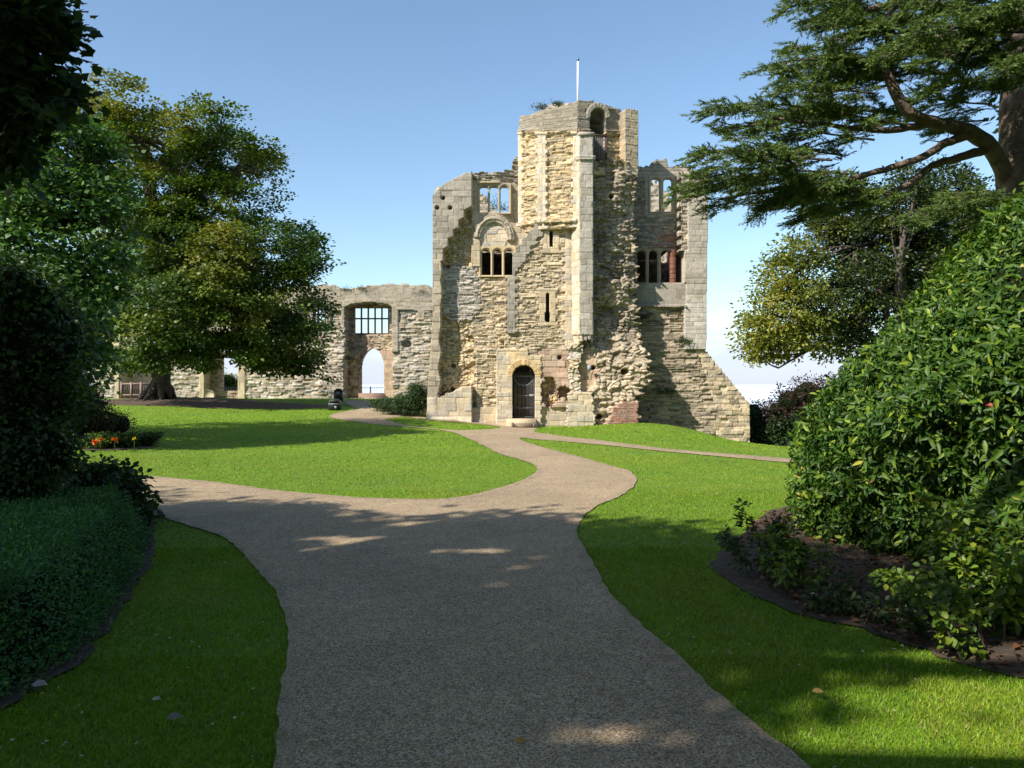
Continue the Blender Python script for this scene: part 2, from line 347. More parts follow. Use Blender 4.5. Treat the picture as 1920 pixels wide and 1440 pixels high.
# grass blades near the camera (thicker near, thinner far), as one mat of stuff
def grass_blades():
    Ps = []
    for (y0, y1, dens, x0, x1) in ((1.6, 4.5, 9000, -3.6, 3.6), (4.5, 7.5, 4500, -5, 5.2), (7.5, 11.5, 1300, -8, 7), (11.5, 17, 420, -11, 8), (17, 24, 190, -14, 10), (24, 32, 110, -18, 12), (32, 41, 60, -24, 8), (41, 52, 25, -30, 2)):
        n = int((y1 - y0) * (x1 - x0) * dens); Ps.append(np.column_stack([rng.uniform(x0, x1, n), rng.uniform(y0, y1, n)]))
    P = np.vstack(Ps)
    P = P[np.abs(P[:, 0]) < P[:, 1] * .70 + .6]
    jx, jy = P[:, 0] + rng.normal(0, .018, len(P)), P[:, 1] + rng.normal(0, .018, len(P))
    ok = ~inpoly(jx, jy, PATH) | inpoly(jx, jy, PLOOPS[1])
    ok &= ~inpoly(jx, jy, BED) & ~inpoly(jx, jy, HBED) & ~inpoly(jx, jy, TBED) & ~((jy > 30.2) & (jx > -3.9) & (jx < 7.6)); P = P[ok]; n = len(P)
    h = rng.uniform(.012, .030, n) * (1 + .5 * (fbm(P[:, 0] * 1.2, P[:, 1] * 1.2, 8, 3) - .5)) ; w = rng.uniform(.0018, .0036, n) * (1 + P[:, 1] / 7) * (1 + .09 * (P[:, 1] - 15).clip(0, 14))
    a = rng.uniform(0, 2 * np.pi, n); D = np.column_stack([np.cos(a), np.sin(a), np.zeros(n)]); l = rng.uniform(0, 2 * np.pi, n)
    lean = np.column_stack([np.cos(l), np.sin(l), np.zeros(n)]) * (h * rng.uniform(.1, .9, n))[:, None]
    B = np.column_stack([P, T(P[:, 0], P[:, 1]) - .002]); tip = B + lean + np.array([0, 0, 1.]) * h[:, None]
    V = np.stack([B - D * w[:, None], B + D * w[:, None], tip], 1).reshape(-1, 3)
    nn = fbm(P[:, 0] * .8, P[:, 1] * .8, 21, 4); t = rng.random(n)
    c = np.array([.160, .270, .014]) * (.55 + .7 * t + .4 * fbm(P[:, 0] * .45, P[:, 1] * .45, 33, 3))[:, None]; c = c + (nn > .56)[:, None] * np.array([.055, .015, .008])
    c = np.where((rng.random(n) < .045)[:, None], np.array([.30, .25, .10]), c)
    o = mesh_obj('grass', V, np.arange(3 * n).reshape(-1, 3), M_GRASSB, col=np.repeat(c, 3, 0)); tag(o, 'short mown green grass of the lawns', 'grass', kind='stuff')
# ------------------------------------------------------------ masonry
def rows_of(v, hmin, hmax, s, vmax=20):
    r = np.random.default_rng(1000 + s); e = np.concatenate([[-3.], -3 + np.cumsum(r.uniform(hmin, hmax, int((vmax + 6) / hmin)))])
    k = np.searchsorted(e, v, side='right') - 1; k = np.clip(k, 0, len(e) - 2); return k, np.minimum(v - e[k], e[k + 1] - v)
def coursed(u, v, h, l, s, warp=.03):
    """(stone ids, distance to the nearest joint) for stones laid in courses"""
    vv = v + warp * (noise2(u * .9, v * .7, s) - .5) * 2 + warp * .4 * (noise2(u * 3, v * 3, s + 1) - .5)
    k, dv = rows_of(vv, h[0], h[1], s); uu = u + .02 * (noise2(u * 4, v * 6, s + 2) - .5)
    lm = (l[0] + l[1]) / 2; off = hsh(k, k * 0, s + 3) * lm * 7; q = (uu + off + 40) / lm; j = np.floor(q)
    def edge(j): return (j + (hsh(k, j, s + 4) - .5) * (l[1] - l[0]) / lm * .9) * lm
    x = uu + off + 40; e0, e1 = edge(j), edge(j + 1)
    jj = np.where(x < e0, j - 1, np.where(x >= e1, j + 1, j)); e0, e1 = edge(jj), edge(jj + 1)
    return hsh(k, jj, s + 5), hsh(k, jj, s + 6), np.minimum(dv, np.minimum(x - e0, e1 - x))
def C(*c): return np.array(c, float)
CREAM, BUFF, GREY, PALE, OCHRE, BRICK, PINK, BROWN = C(.60, .47, .295), C(.49, .40, .28), C(.36, .315, .25), C(.56, .505, .425), C(.57, .41, .22), C(.23, .10, .07), C(.45, .30, .225), C(.25, .20, .145)
def rub(u, v, s, a=CREAM, b=BUFF, h=(.045, .10), l=(.10, .34), amp=.046, jw=.014, big=.06):
    r1, r2, d = coursed(u, v, h, l, s); j = sst(0, jw, d)
    rough = fbm(u * 9, v * 14, s + 11, 3) - .5
    dep = amp * (r1 - .5) * j + .04 * (j - 1) + .045 * rough + big * (fbm(u * .9, v * .9, s + 7, 3) - .5) * 2
    gone = (r2 > .90); dep = dep - gone * amp * 1.1 * j
    c = a * (.60 + .58 * r2)[..., None] + (b - a) * (hsh(np.floor(r1 * 997), 1, s))[..., None]; odd = hsh(np.floor(r1 * 983), 3, s) > .86; c = np.where(odd[..., None], c * C(.70, .72, .76), c)
    c = c * (1 - .32 * (1 - j))[..., None]; return dep, c
def ash(u, v, s, a=BUFF, b=GREY, h=(.19, .28), l=(.28, .6), amp=.014, jw=.014):
    r1, r2, d = coursed(u, v, h, l, s, .006); j = sst(.002, jw, d)
    dep = amp * (r1 - .5) + .018 * (j - 1) + .012 * (fbm(u * 7, v * 7, s + 3, 3) - .5)
    c = a * (.80 + .36 * r2)[..., None] + (b - a) * (r1 * .8)[..., None]
    c = c * (.90 + .25 * (fbm(u * 2.2, v * 2.2, s + 4, 4) - .5))[..., None] * (1 - .30 * (1 - j))[..., None]; return dep, c
def core(u, v, s, a=OCHRE, b=BUFF, sc=5.0, amp=.14, big=.3):
    wx = .25 * (noise2(u * 1.3, v * 1.3, s) - .5); f1, f2, i = worley(u * sc * .8 + wx, v * sc * 1.7 + wx, s + 1)
    g1, g2, i2 = worley(u * sc * .33, v * sc * .6, s + 2); j = sst(0, .28, f2 - f1)
    dep = amp * (i - .5) * j + .05 * (j - 1) + big * (fbm(u * .8, v * .8, s + 5, 4) - .5) * 2 + amp * 1.4 * (i2 - .5) * sst(0, .2, g2 - g1) + .05 * (fbm(u * 12, v * 12, s + 6, 3) - .5)
    c = a * (.6 + .6 * hsh(np.floor(i * 991), 2, s))[..., None] + (b - a) * i2[..., None]
    return dep, c * (1 - .4 * (1 - j))[..., None]
def brickw(u, v, s, a=BRICK):
    r1, r2, d = coursed(u, v, (.07, .078), (.2, .24), s, .004); j = sst(.002, .014, d)
    c = a * (.6 + .8 * r1)[..., None]; return .012 * (r2 - .5) + .012 * (j - 1), c * j[..., None] + C(.33, .27, .2) * (1 - j)[..., None]
def pick(m, x, y): return tuple(np.where(m[..., None] if b.ndim > m.ndim else m, a, b) for a, b in zip(x, y))
def addd(m, dc, k): return (dc[0] + m * k, dc[1])

def slab(name, O, az, Wd, H, res, fn, thick, parent, mat=None, jw=0):
    """a wall face as real relief: fn(px,py,u,v) -> depth outwards, colour, solid?; closed round every opening and at the back"""
    O = np.array(O, float); U = np.array([math.cos(az), math.sin(az), 0]); N = np.array([math.sin(az), -math.cos(az), 0])
    nu, nv = int(Wd / res) + 1, int(H / res) + 1
    u, v = np.meshgrid(np.linspace(0, Wd, nu), np.linspace(0, H, nv))
    def pxy(u, v):
        P = O + u[..., None] * U + v[..., None] * np.array([0, 0, 1.]); return 960 + P[..., 0] * F / P[..., 1], 720 - (P[..., 2] - EYE) * F / P[..., 1], P
    a, b, P = pxy(u, v); d, c, _ = fn(a, b, u, v)
    uc, vc = (u[:-1, :-1] + u[1:, 1:]) / 2, (v[:-1, :-1] + v[1:, 1:]) / 2; a, b, _ = pxy(uc, vc); m = fn(a, b, uc, vc)[2]
    d = np.broadcast_to(d, u.shape); Vf = P + d[..., None] * N; Vb = P - thick * N; n = nu * nv
    idx = np.arange(n).reshape(nv, nu); q = np.stack([idx[:-1, :-1], idx[:-1, 1:], idx[1:, 1:], idx[1:, :-1]], -1)[m]
    # reveals
    mp = np.pad(m, 1); f = [q]
    L_, R_, B_, T_ = m & ~mp[1:-1, :-2], m & ~mp[1:-1, 2:], m & ~mp[:-2, 1:-1], m & ~mp[2:, 1:-1]
    def side(M, i0, i1): a0, a1 = i0[M], i1[M]; return np.stack([a1, a0, a0 + n, a1 + n], -1)
    f.append(side(L_, idx[1:, :-1], idx[:-1, :-1])); f.append(side(R_, idx[:-1, 1:], idx[1:, 1:]))
    f.append(side(B_, idx[:-1, :-1], idx[:-1, 1:])); f.append(side(T_, idx[1:, 1:], idx[1:, :-1]))
    # back, row runs
    bk = []
    for r in range(nv - 1):
        mm = np.flatnonzero(np.diff(np.concatenate([[0], m[r].astype(np.int8), [0]])))
        for s0, s1 in zip(mm[::2], mm[1::2]): bk.append([idx[r, s0] + n, idx[r + 1, s0] + n, idx[r + 1, s1] + n, idx[r, s1] + n])
    if bk: f.append(np.array(bk))
    F_ = np.vstack(f); V = np.vstack([Vf.reshape(-1, 3), Vb.reshape(-1, 3)]); cc = np.broadcast_to(c, u.shape + (3,)).reshape(-1, 3)
    cc = np.vstack([cc, cc]); used = np.unique(F_); mp_ = np.zeros(2 * n, int); mp_[used] = np.arange(len(used))
    return mesh_obj(name, V[used], mp_[F_], mat or M_STONE, parent, col=cc[used])
def frontslab(name, x0, x1, y0, y1, Y, res, fn, thick, parent, mat=None, zlow=None):
    X0, X1, Z0, Z1 = px2x(x0, Y), px2x(x1, Y), py2z(y1, Y), py2z(y0, Y)
    return slab(name, (X0, Y, Z0), 0, X1 - X0, Z1 - Z0, res, fn, thick, parent, mat)
def arch(px, py, xc, hw, ytop, ysp, ybot, pointed=0):
    """pixel test for an arched opening"""
    h = ysp - ytop; dx = np.abs(px - xc) / hw; dy = (ysp - py) / h
    if pointed: cur = (dy <= np.sqrt(np.maximum(0, 1 - ((dx * (1 - 0) + pointed) / (1 + pointed)) ** 2)) / math.sqrt(1 - (pointed / (1 + pointed)) ** 2))
    else: cur = dx ** 2 + dy ** 2 < 1
    return (dx < 1) & (py < ybot) & ((py > ysp) | (cur & (py >= ytop - 1)))
def wob(a, b, k, s): return k * (noise2(a / 6, b / 6, s) - .5) * 2 + k * .6 * (noise2(a / 2.2, b / 2.2, s + 1) - .5) * 2
def lights(Y, xs, hw, ytop, ysp, ybot, pad, dep, name, parent, mat, topf=None, pointed=0, res=.018, frame_only=None):
    """a mullioned window of arched lights, carved as one traceried frame"""
    x0, x1 = xs[0] - hw - pad, xs[-1] + hw + pad
    def fn(px, py, u, v):
        m = np.ones(px.shape, bool)
        for x in xs: m &= ~arch(px, py, x, hw, ytop, ysp, ybot, pointed)
        ed = np.zeros(px.shape)
        for x in xs: ed = np.where(arch(px, py, x, hw + 2.0, ytop - 2, ysp, ybot + 1, pointed), -.045, ed)
        return ed, np.zeros(px.shape + (3,)), m
    return frontslab(name, x0, x1, ytop - pad, ybot + pad * .6, Y, res, fn, dep, parent, mat)

# ------------------------------------------------------------ castle gatehouse
gh = empty('castle_gatehouse', (1.5, 31, 0), 'tall ruined honey coloured stone gatehouse with polygonal stair turret and iron gate', 'castle')
YB = 31.35      # plane of the broken back face; relief stands forward of it
PIER = [(800, 800), (803, 745), (813, 600), (813, 372), (832, 352), (886, 324), (886, 392), (872, 400), (872, 412), (862, 418), (862, 432), (852, 436), (852, 448), (842, 452), (842, 466), (833, 472), (833, 492), (829, 494), (831, 515), (828, 530), (832, 548), (828, 580), (829, 610), (825, 640), (830, 660), (824, 690), (829, 715), (824, 738), (826, 745)]
def teeth(py, k, s, p=9.): return k * (hsh(np.floor(py / p), 0, s) - .5) * 2
def fn_main(px, py, u, v):
    tx = px + teeth(py, 3.5, 5, 7.)
    D = rub(u, v, 1, CREAM, BUFF, amp=.062)
    core1 = inpoly(px + wob(px, py, 5, 3), py, [(826, 590), (880, 600), (890, 640), (886, 735), (822, 745)]) | inpoly(px + wob(px, py, 5, 4), py, [(833, 470), (880, 400), (898, 420), (892, 500), (850, 508), (833, 500)])
    D = pick(core1, addd(core1, core(u, v, 21, OCHRE * 1.0, CREAM, 5.5, .09, .10), -.12), D)
    palez = inpoly(px + wob(px, py, 4, 6), py + wob(py, px, 3, 9), [(829, 500), (896, 500), (900, 585), (886, 600), (850, 604), (829, 590)])
    D = pick(palez, rub(u, v, 2, PALE, GREY * 1.2, h=(.06, .11), amp=.06), D)
    # upper wall between pier and turret
    up = py < 338 + 0 * px; D = pick(up & (px > 886), rub(u, v, 3, GREY, BUFF * .8, amp=.10), D)
    a_up = (px > 884) & (py > 338) & (py < 470); D = pick(a_up, ash(u, v, 4, BUFF, CREAM * .9), D)
    D = addd(1, D, -.36 * sst(925, 970, px) * (py < 425))
    # blind arch
    r = np.hypot((px - 926) / 38, (py - 446) / 43); ring = (py < 452) & (r < 1.0) & (r > .66)
    voro = ash(np.arctan2(446 - py, px - 926) * 3, r * 1.3, 8, BUFF, GREY); D = pick(ring, (voro[0] + .13 + .05 * (np.abs(r - .83) < .05), voro[1]), D)
    tym = (r <= .66) & (py < 463); D = pick(tym, ash(u, v, 9, CREAM * 1.05, PALE, (.14, .22), (.2, .45), amp=.03), D)
    D = addd((ring | tym) & (py < 463), D, .02)
    jamb = (px > 884) & (px < 900) & (py > 446) & (py < 500); D = pick(jamb, addd(jamb, ash(u, v, 10, BUFF, CREAM), .08), D)
    # turret base standing forward
    xe = np.where(py < 500, np.interp(py, [410, 420, 445, 470, 500], [1012, 1006, 985, 966, 950]), 948)
    xe = np.where(py < 632, xe + 3.0 * (np.floor(py / 7) % 2), np.where(py < 655, 935, 893)); reg = tx * 0 + px > xe
    D = pick(reg, addd(reg, rub(u, v, 1, CREAM, BUFF, amp=.066), np.where((py < 640) | (px > 946), .42, .22)), D)
    strip = reg & (py < 628) & (py > 418) & (px < np.where(py < 505, xe + 26, 966) + 5 * (np.floor(py / 8) % 2)) & ((py > 505) | (px < xe + 40))
    D = pick(strip, addd(strip, ash(u, v, 12, GREY * 1.05, GREY * .85, amp=.01), .48), D)
    ls = strip & (py > 622); D = addd(ls, D, .06)
    qu = (px > 1052 + 7 * (np.floor(py / 9) % 2)) & (py > 418); D = pick(qu, addd(qu, ash(u, v, 13, CREAM * 1.05, PALE), .44), D)
    # slit surrounds
    for xc, y0, y1, s in ((1033, 425, 478, 14), (1026, 543, 612, 15)):
        su = (np.abs(px - xc) < 15 + 4 * (np.floor(py / 11) % 2)) & (py > y0) & (py < y1); D = pick(su, addd(su, ash(u, v, s, CREAM, BUFF), .45), D)
    stc = (py > 413 + (1045 - px) * .03) & (py < 421 + (1045 - px) * .03) & (px > xe); D = addd(stc, D, .10)
    # bottom: door surround, plinths, cavities
    lowr = (py > 655) & (px > 1008); D = pick(lowr, addd(lowr, ash(u, v, 16, PINK, BUFF, (.16, .26), (.2, .45), amp=.05), .43), D)
    cav = np.hypot((px - 1056 + wob(px, py, 3, 30)) / 18, (py - 738 + wob(py, px, 3, 31)) / 13); D = addd(1, D, -.55 * sst(1, .6, cav)); D = (D[0], D[1] * (1 - .25 * sst(1.3, .8, cav))[..., None])
    cr2 = np.hypot((px - 1030 + wob(px, py, 5, 32)) / 16, (py - 735) / 28); D = pick(cr2 < 1, addd(1, core(u, v, 33, PINK, OCHRE, 6, .1, .05), .12), D)
    doorr = (px > 931 + 0 * px) & (px < 1013 + 3 * (np.floor(py / 8) % 2)) & (py > 655 + 12 * (px > 990)); D = pick(doorr, addd(doorr, ash(u, v, 17, CREAM, PALE * .98, (.15, .23), (.22, .42), amp=.02), .48), D)
    ra = np.hypot((px - 982) / 21, (py - 706) / 21); vs = (ra > 1) & (ra < 1.5) & (py < 706); D = pick(vs, addd(vs, ash(np.arctan2(706 - py, px - 982) * 1.5, ra * .8, 18, CREAM * 1.02, OCHRE * .95, (.5, .9), (.13, .18)), .49), D)
    warm = doorr & (px > 955) & (py < 705); D = (D[0], np.where(warm[..., None], D[1] * C(1.05, .97, .82), D[1]))
    base = (py > 763) & (px > 886) & (py < 830); D = pick(base & ~doorr, addd(base, ash(u, v, 19, CREAM, PALE, (.2, .3), (.3, .6)), .30), D)
    # left pier and its base block
    pier = inpoly(px, py, PIER); D = pick(pier, addd(pier, ash(u, v, 20, np.where(((py < 480)[..., None]), GREY * 1.08, BUFF * 1.02), GREY, (.17, .26), (.25, .5), amp=.03), .55), D)
    blk = (px < 886) & (py > 742 - (px - 830).clip(0, 40) * .4 + wob(px, py, 2, 40)); D = pick(blk, addd(blk, ash(u, v, 22, CREAM * 1.0, PALE * .9, (.19, .3), (.25, .55), amp=.04), .56 + .35 * sst(778, 800, py) * (px < 890)), D)
    for hx, hy in ((822, 395), (846, 395), (833, 377)): D = addd(1, D, -.3 * sst(1, .6, np.hypot((px - hx) / 4.5, (py - hy) / 4)))
    for hx, hy in ((848, 730), (850, 686), (1048, 671), (839, 500)): D = addd(1, D, -.35 * sst(1, .5, np.hypot((px - hx) / 5, (py - hy) / 5)))
    # solid
    top = np.interp(px, [800, 812, 832, 850, 886, 925, 958, 962, 968, 973, 983, 984, 1006, 1075], [374, 372, 354, 338, 326, 322, 317, 300, 288, 286, 290, 428, 416, 412]) + wob(px * .6, py * 0, 3, 50)
    left = np.interp(py, [300, 600, 745, 778, 800], [813, 812, 804, 803, 798])
    m = (py > top) & (px > left)
    m &= ~arch(px, py, 926.5, 32, 343, 344, 398) & ~((px > 902) & (px < 961) & (py > 462) & (py < 520)) & ~arch(px, py, 982, 21, 685, 706, 786)
    m &= ~arch(px, py, 1033, 3.2, 429, 433, 467) & ~(arch(px, py, 1026, 3.2, 551, 555, 606)) & ~((np.abs(px - 1025.5) < 4.5) & (py > 587) & (py < 604))
    return D[0], D[1], m
frontslab('wall', 796, 1078, 282, 806, YB, .024, fn_main, .85, gh)
# traceried windows of the left part
lights(31.45, [907, 926, 946], 7.6, 348, 356, 398, 5, .22, 'window_tracery', gh, M_GREYM)
w1 = lights(31.3, [911.5, 933, 954.5], 8.2, 467, 475, 516, 5, .24, 'window_tracery', gh, M_CREAMM)

# turret facets
P23 = np.array([px2x(1083, 30.4), 30.4]); 
def walk(p, az, target):
    c, s = math.cos(az), math.sin(az); k = (target - 960) / F
    L_ = (k * p[1] - p[0]) / (c - k * s); return L_, p + L_ * np.array([c, s])
A2, A1, A3 = math.radians(-17), math.radians(-38), math.radians(22)
L2, P12 = walk(P23, A2, 1018); L1, P01 = walk(P12, A1, 973); L3, P34 = walk(P23, A3, 1190)
ZT0, ZT1 = py2z(432, 31), py2z(186, 31)
def turret_fn(seed, quo, topx, topy, F3=False):
    def fn(px, py, u, v):
        D = rub(u, v, seed, OCHRE * 1.0, CREAM * .98, h=(.05, .105), l=(.11, .34), amp=.07, big=.07)
        par = py < 246; D = pick(par, ash(u, v, seed + 30, GREY * .82, BUFF * .72, (.07, .13), (.2, .45), amp=.02), D)
        for (qa, qb) in quo:
            q = (px > qa - 3 * (np.floor(py / 8) % 2)) & (px < qb + 3 * (np.floor(py / 8) % 2)) & (py > 250); D = pick(q, addd(q, ash(u, v, seed + 40, CREAM * 1.08, PALE, (.2, .3), (.3, .5)), .07), D)
        sc_ = (py > 243) & (py < 250); D = addd(sc_, D, .11); D = addd((py > 250) & (py < 253), D, .06)
        if not F3:
            s2 = (py > np.interp(px, [970, 1010, 1085], [420, 412, 411])) & (py < np.interp(px, [970, 1010, 1085], [428, 419, 417])); D = addd(s2, D, .13)
        top = np.interp(px, topx, topy) + wob(px, py * 0, 2.2, seed)
        m = (py > top) & (py < 436)
        if F3:
            m &= ~arch(px, py, 1121, 15, 203, 222, 299) & (py < 330)
            pr = px > 1164; D = pick(pr, addd(pr, ash(u, v, seed + 50, BUFF * .95, CREAM * .8, (.09, .14), (.2, .4), amp=.02), .28), D)
            rc = (px > 1137) & (px < 1165) & (py > 205); D = addd(rc, D, -.12); D = pick(rc, (D[0], D[1] * C(.95, .9, .85)), D)
            vv = np.hypot((px - 1121) / 15, (py - 222) / 20); vs = (vv > 1) & (vv < 1.5) & (py < 222)
            D = pick(vs, addd(vs, ash(np.arctan2(222 - py, px - 1121) * 2, vv, seed + 60, GREY, BUFF, (.9, 1.2), (.12, .16)), .05), D)
        return D[0], D[1], m
    return fn
def facet(pa, pb, fn, name, thick=.45, z0=ZT0, z1=ZT1, res=.024):
    d = pb - pa; return slab(name, (pa[0], pa[1], z0), math.atan2(d[1], d[0]), float(np.hypot(*d)), z1 - z0, res, fn, thick, gh)
facet(P01, P12, turret_fn(60, [(970, 980), (1009, 1022)], [965, 973, 990, 1018], [226, 224, 216, 206]), 'turret_wall')
facet(P12, P23, turret_fn(62, [(1012, 1024), (1074, 1085)], [1015, 1050, 1085], [206, 198, 190]), 'turret_wall')
facet(P23, P34, turret_fn(64, [], [1083, 1110, 1135, 1160, 1164, 1165, 1192], [190, 190, 196, 208, 212, 210, 211], True), 'turret_wall', z0=py2z(330, 31))
def plainfn(seed, a, b, toppy=None, m_=None):
    def fn(px, py, u, v):
        D = rub(u, v, seed, a, b, amp=.07); m = np.ones(px.shape, bool) if m_ is None else m_(px, py, u, v)
        return D[0], D[1], m
    return fn
# far side of the turret, seen only through its openings
Pb0, Pb1 = np.array([P34[0] - .1, P34[1] + 2.2]), np.array([P01[0] + .6, P01[1] + 1.6])
facet(P34, Pb0, plainfn(70, BUFF, GREY), 'turret_wall', .4, py2z(420, 31), py2z(232, 31.5), .06)
facet(Pb0, Pb1, plainfn(71, BUFF, GREY, m_=lambda px, py, u, v: ~((v > 3.2) & (v < 4.6) & (u > 2.05) & (u < 2.45))), 'turret_wall', .4, py2z(420, 31), py2z(228, 33.5), .06)
facet(Pb1, P01, plainfn(72, BUFF, GREY), 'turret_wall', .4, py2z(420, 31), py2z(240, 33), .06)
# corner shafts close the joints between facets
mb = MB()
def polyprism(mb, pts, z0, z1):
    n = len(pts); V = [(x, y, z0) for x, y in pts] + [(x, y, z1) for x, y in pts]
    mb.add(V, [[i, (i + 1) % n, n + (i + 1) % n, n + i] for i in range(n)], [[n, n + i, n + i + 1] for i in range(1, n - 1)] + [[0, i + 1, i] for i in range(1, n - 1)])
def vault(name, pts, z0, z1, col):
    mb = MB(); polyprism(mb, pts, z0, z1); n = mb.n; return mb.build(name, M_STONE, gh, col=np.tile(col, (n, 1)))
vault('vault', [tuple(P12 + (.2, .5)), tuple(P23 + (.1, .6)), tuple(P34 + (-.5, .4)), tuple(Pb0 + (-.4, -.4)), tuple(Pb1 + (.3, -.3))], py2z(200, 31) - .02, py2z(197, 31) + .12, GREY)
vault('turret_floor', [tuple(P12 + (.2, .5)), tuple(P23 + (.1, .6)), tuple(P34 + (-.5, .4)), tuple(Pb0 + (-.4, -.4)), tuple(Pb1 + (.3, -.3))], py2z(310, 31), py2z(300, 31), GREY)
# shaft / pilaster on the turret's front corner
def fn_pil(seed, a, b, y0, y1):
    def fn(px, py, u, v):
        D = ash(u, v, seed, a, b, (.22, .36), (.25, .45), amp=.02); D = addd(1, D, .03 * (fbm(u * 3, v * 3, seed, 3) - .5))
        D = addd((py < 300) & (py > 292), D, .08); D = addd(py > 628, D, -.06)
        m = (py > y0 + wob(px, py * 0, 2, seed)) & (py < y1 + wob(px, py * 0, 5, seed + 1))
        return D[0], D[1], m
    return fn
QY = 30.12
qa = np.array([px2x(1072, 30.75), 30.75]); qb = np.array([px2x(1086, QY), QY]); qc = np.array([px2x(1112, 30.16), 30.16]); qd = np.array([px2x(1113, 30.9), 30.9])
zq0, zq1 = py2z(640, 30.2), py2z(250, 30.2)
facet(qa, qb, fn_pil(80, CREAM * 1.15, PALE * 1.05, 252, 800), 'pilaster', .2, zq0, zq1)
facet(qb, qc, fn_pil(82, GREY * 1.12, PALE * .85, 252, 636), 'pilaster', .25, zq0, zq1)
facet(qc, qd, fn_pil(84, GREY, PALE * .7, 252, 636), 'pilaster', .2, zq0, zq1)
vault('pilaster_cap', [tuple(qa + (.02, .05)), tuple(qb + (0, -.05)), tuple(qc + (.05, -.05)), tuple(qd)], py2z(255, 30.2), py2z(249, 30.2), GREY)
def fn_foot(px, py, u, v):
    D = core(u, v, 90, PALE * 1.05, CREAM, 4.2, .10, .06); s = py > 735; D = pick(s, addd(s, ash(u, v, 91, CREAM * 1.05, PALE * .9, (.18, .28), (.2, .4), amp=.05), .10), D)
    lm = np.interp(py, [630, 700, 736, 737, 806], [1069, 1067, 1070, 1064, 1064]); rm = np.interp(py, [630, 655, 700, 734, 736, 806], [1098, 1092, 1086, 1090, 1112, 1114])
    return D[0], D[1], (px > lm + wob(px * 0, py, 2, 92)) & (px < rm + wob(px * 0, py, 3, 93)) & (py > 640 + wob(px, py, 3, 94))
frontslab('pilaster_foot', 1060, 1120, 634, 806, 30.35, .024, fn_foot, .6, gh)

# rubble core left where a wall was torn away
def fn_rub(px, py, u, v):
    K = core(u, v, 100, BROWN * 1.15, BUFF * .9, 4.6, .18, .30)
    hi = sst(600, 680, py); K = (K[0] + .55 * hi - .2 * sst(1150, 1195, px) * (1 - hi), K[1] * (1 + .35 * hi)[..., None])
    top = (py < 360); K = (K[0] + .25 * sst(420, 320, py), K[1] * np.where(top, .95, 1)[..., None])
    br = inpoly(px + wob(px, py, 4, 101), py + wob(py, px, 2, 102), [(1133, 788), (1140, 768), (1158, 752), (1190, 753), (1191, 797), (1131, 797)])
    K = pick(br, addd(br, brickw(u, v, 103, BRICK * 1.15), 1.15), K)
    pk = inpoly(px + wob(px, py, 4, 104), py, [(1085, 660), (1112, 650), (1116, 715), (1100, 732), (1085, 732)]); K = pick(pk, addd(pk, ash(u, v, 105, PINK * 1.02, CREAM, (.15, .25), (.2, .4), amp=.05), .45), K)
    for hx, hy, r in ((1168, 697, 9), (1110, 690, 6), (1120, 780, 8), (1145, 370, 6)): K = addd(1, K, -.5 * sst(1, .4, np.hypot((px - hx) / r, (py - hy) / r * 1.2)))
    left = np.interp(py, [290, 640, 645, 730, 735, 806], [1085, 1085, 1082, 1082, 1095, 1100])
    right = np.interp(py, [295, 420, 560, 600, 640, 690, 712, 735, 752, 806], [1190, 1192, 1194, 1196, 1202, 1217, 1212, 1197, 1191, 1191]) + 1.5 * wob(px * 0, py, 4.5, 107)
    topl = np.interp(px, [1085, 1112, 1135, 1150, 1170, 1200], [292, 300, 305, 302, 306, 312]) + wob(px, py * 0, 4, 108)
    return K[0], K[1], (px > left) & (px < right) & (py > topl)
frontslab('rubble_core', 1082, 1222, 285, 812, 31.1, .026, fn_rub, 1.75, gh)

# recessed wall between the turret and the right pier
def fn_rec(px, py, u, v):
    D = rub(u, v, 110, BROWN * 1.3, GREY, h=(.06, .12), amp=.06)
    D = pick(py < 340, ash(u, v, 111, GREY * .95, GREY * .8, (.07, .14), (.2, .4)), D)
    D = pick((py > 385) & (py < 398), D, D)
    rb = (fbm(px / 26, py / 12, 112, 3) > .50) & (py > 425) & (py < 480) & (px > 1222); rb |= (px > 1236) & (px < 1262) & (py > 470) & (py < 530); D = pick(rb, brickw(u, v, 113), D)
    for xs_, y0, s in ((1240, 325, 114),): 
        su = (px > 1209) & (px < 1270) & (py > 322) & (py < 402); D = pick(su, ash(u, v, s, GREY, BUFF * .9, (.2, .3), (.2, .35)), D)
    ce = (py > 458) & (py < 466); D = addd(ce, D, .05)
    m = (py > 312 + wob(px, py * 0, 2.0, 115)) | inpoly(px, py + wob(px, py * 0, 3, 116), [(1216, 316), (1221, 302), (1232, 297), (1250, 300), (1254, 316)])
    m &= ~((px > 1216) & (px < 1264) & (py > 330) & (py < 397)) & ~((px > 1194) & (px < 1284) & (py > 466) & (py < 531))
    return D[0], D[1], m & (py < 600)
frontslab('recessed_wall', 1176, 1300, 294, 600, 32.95, .026, fn_rec, .6, gh)
lights(32.93, [1229, 1252.5], 8.5, 334, 343, 396, 4, .22, 'window_tracery', gh, M_GREYM)
lights(32.93, [1203, 1225, 1248, 1272.5], 8.3, 469, 478, 531, 3.2, .25, 'window_tracery', gh, M_GREYM)
mb = MB(); Yk = 32.62                                                      # small brick pier between two of the lights
for k in range(26):
    z = py2z(531, 32.7) + k * .055; w = .10 if k % 2 else .125; xk = px2x(1260.5, 32.75); mb.box((xk - w, Yk, z), (xk + w, Yk + .25, z + .047), .004)
mb.build('brick_pier', M_STONE, gh, col=np.repeat(BRICK * 1.1 * (.7 + .6 * rng.random((26, 1))), 8, 0))
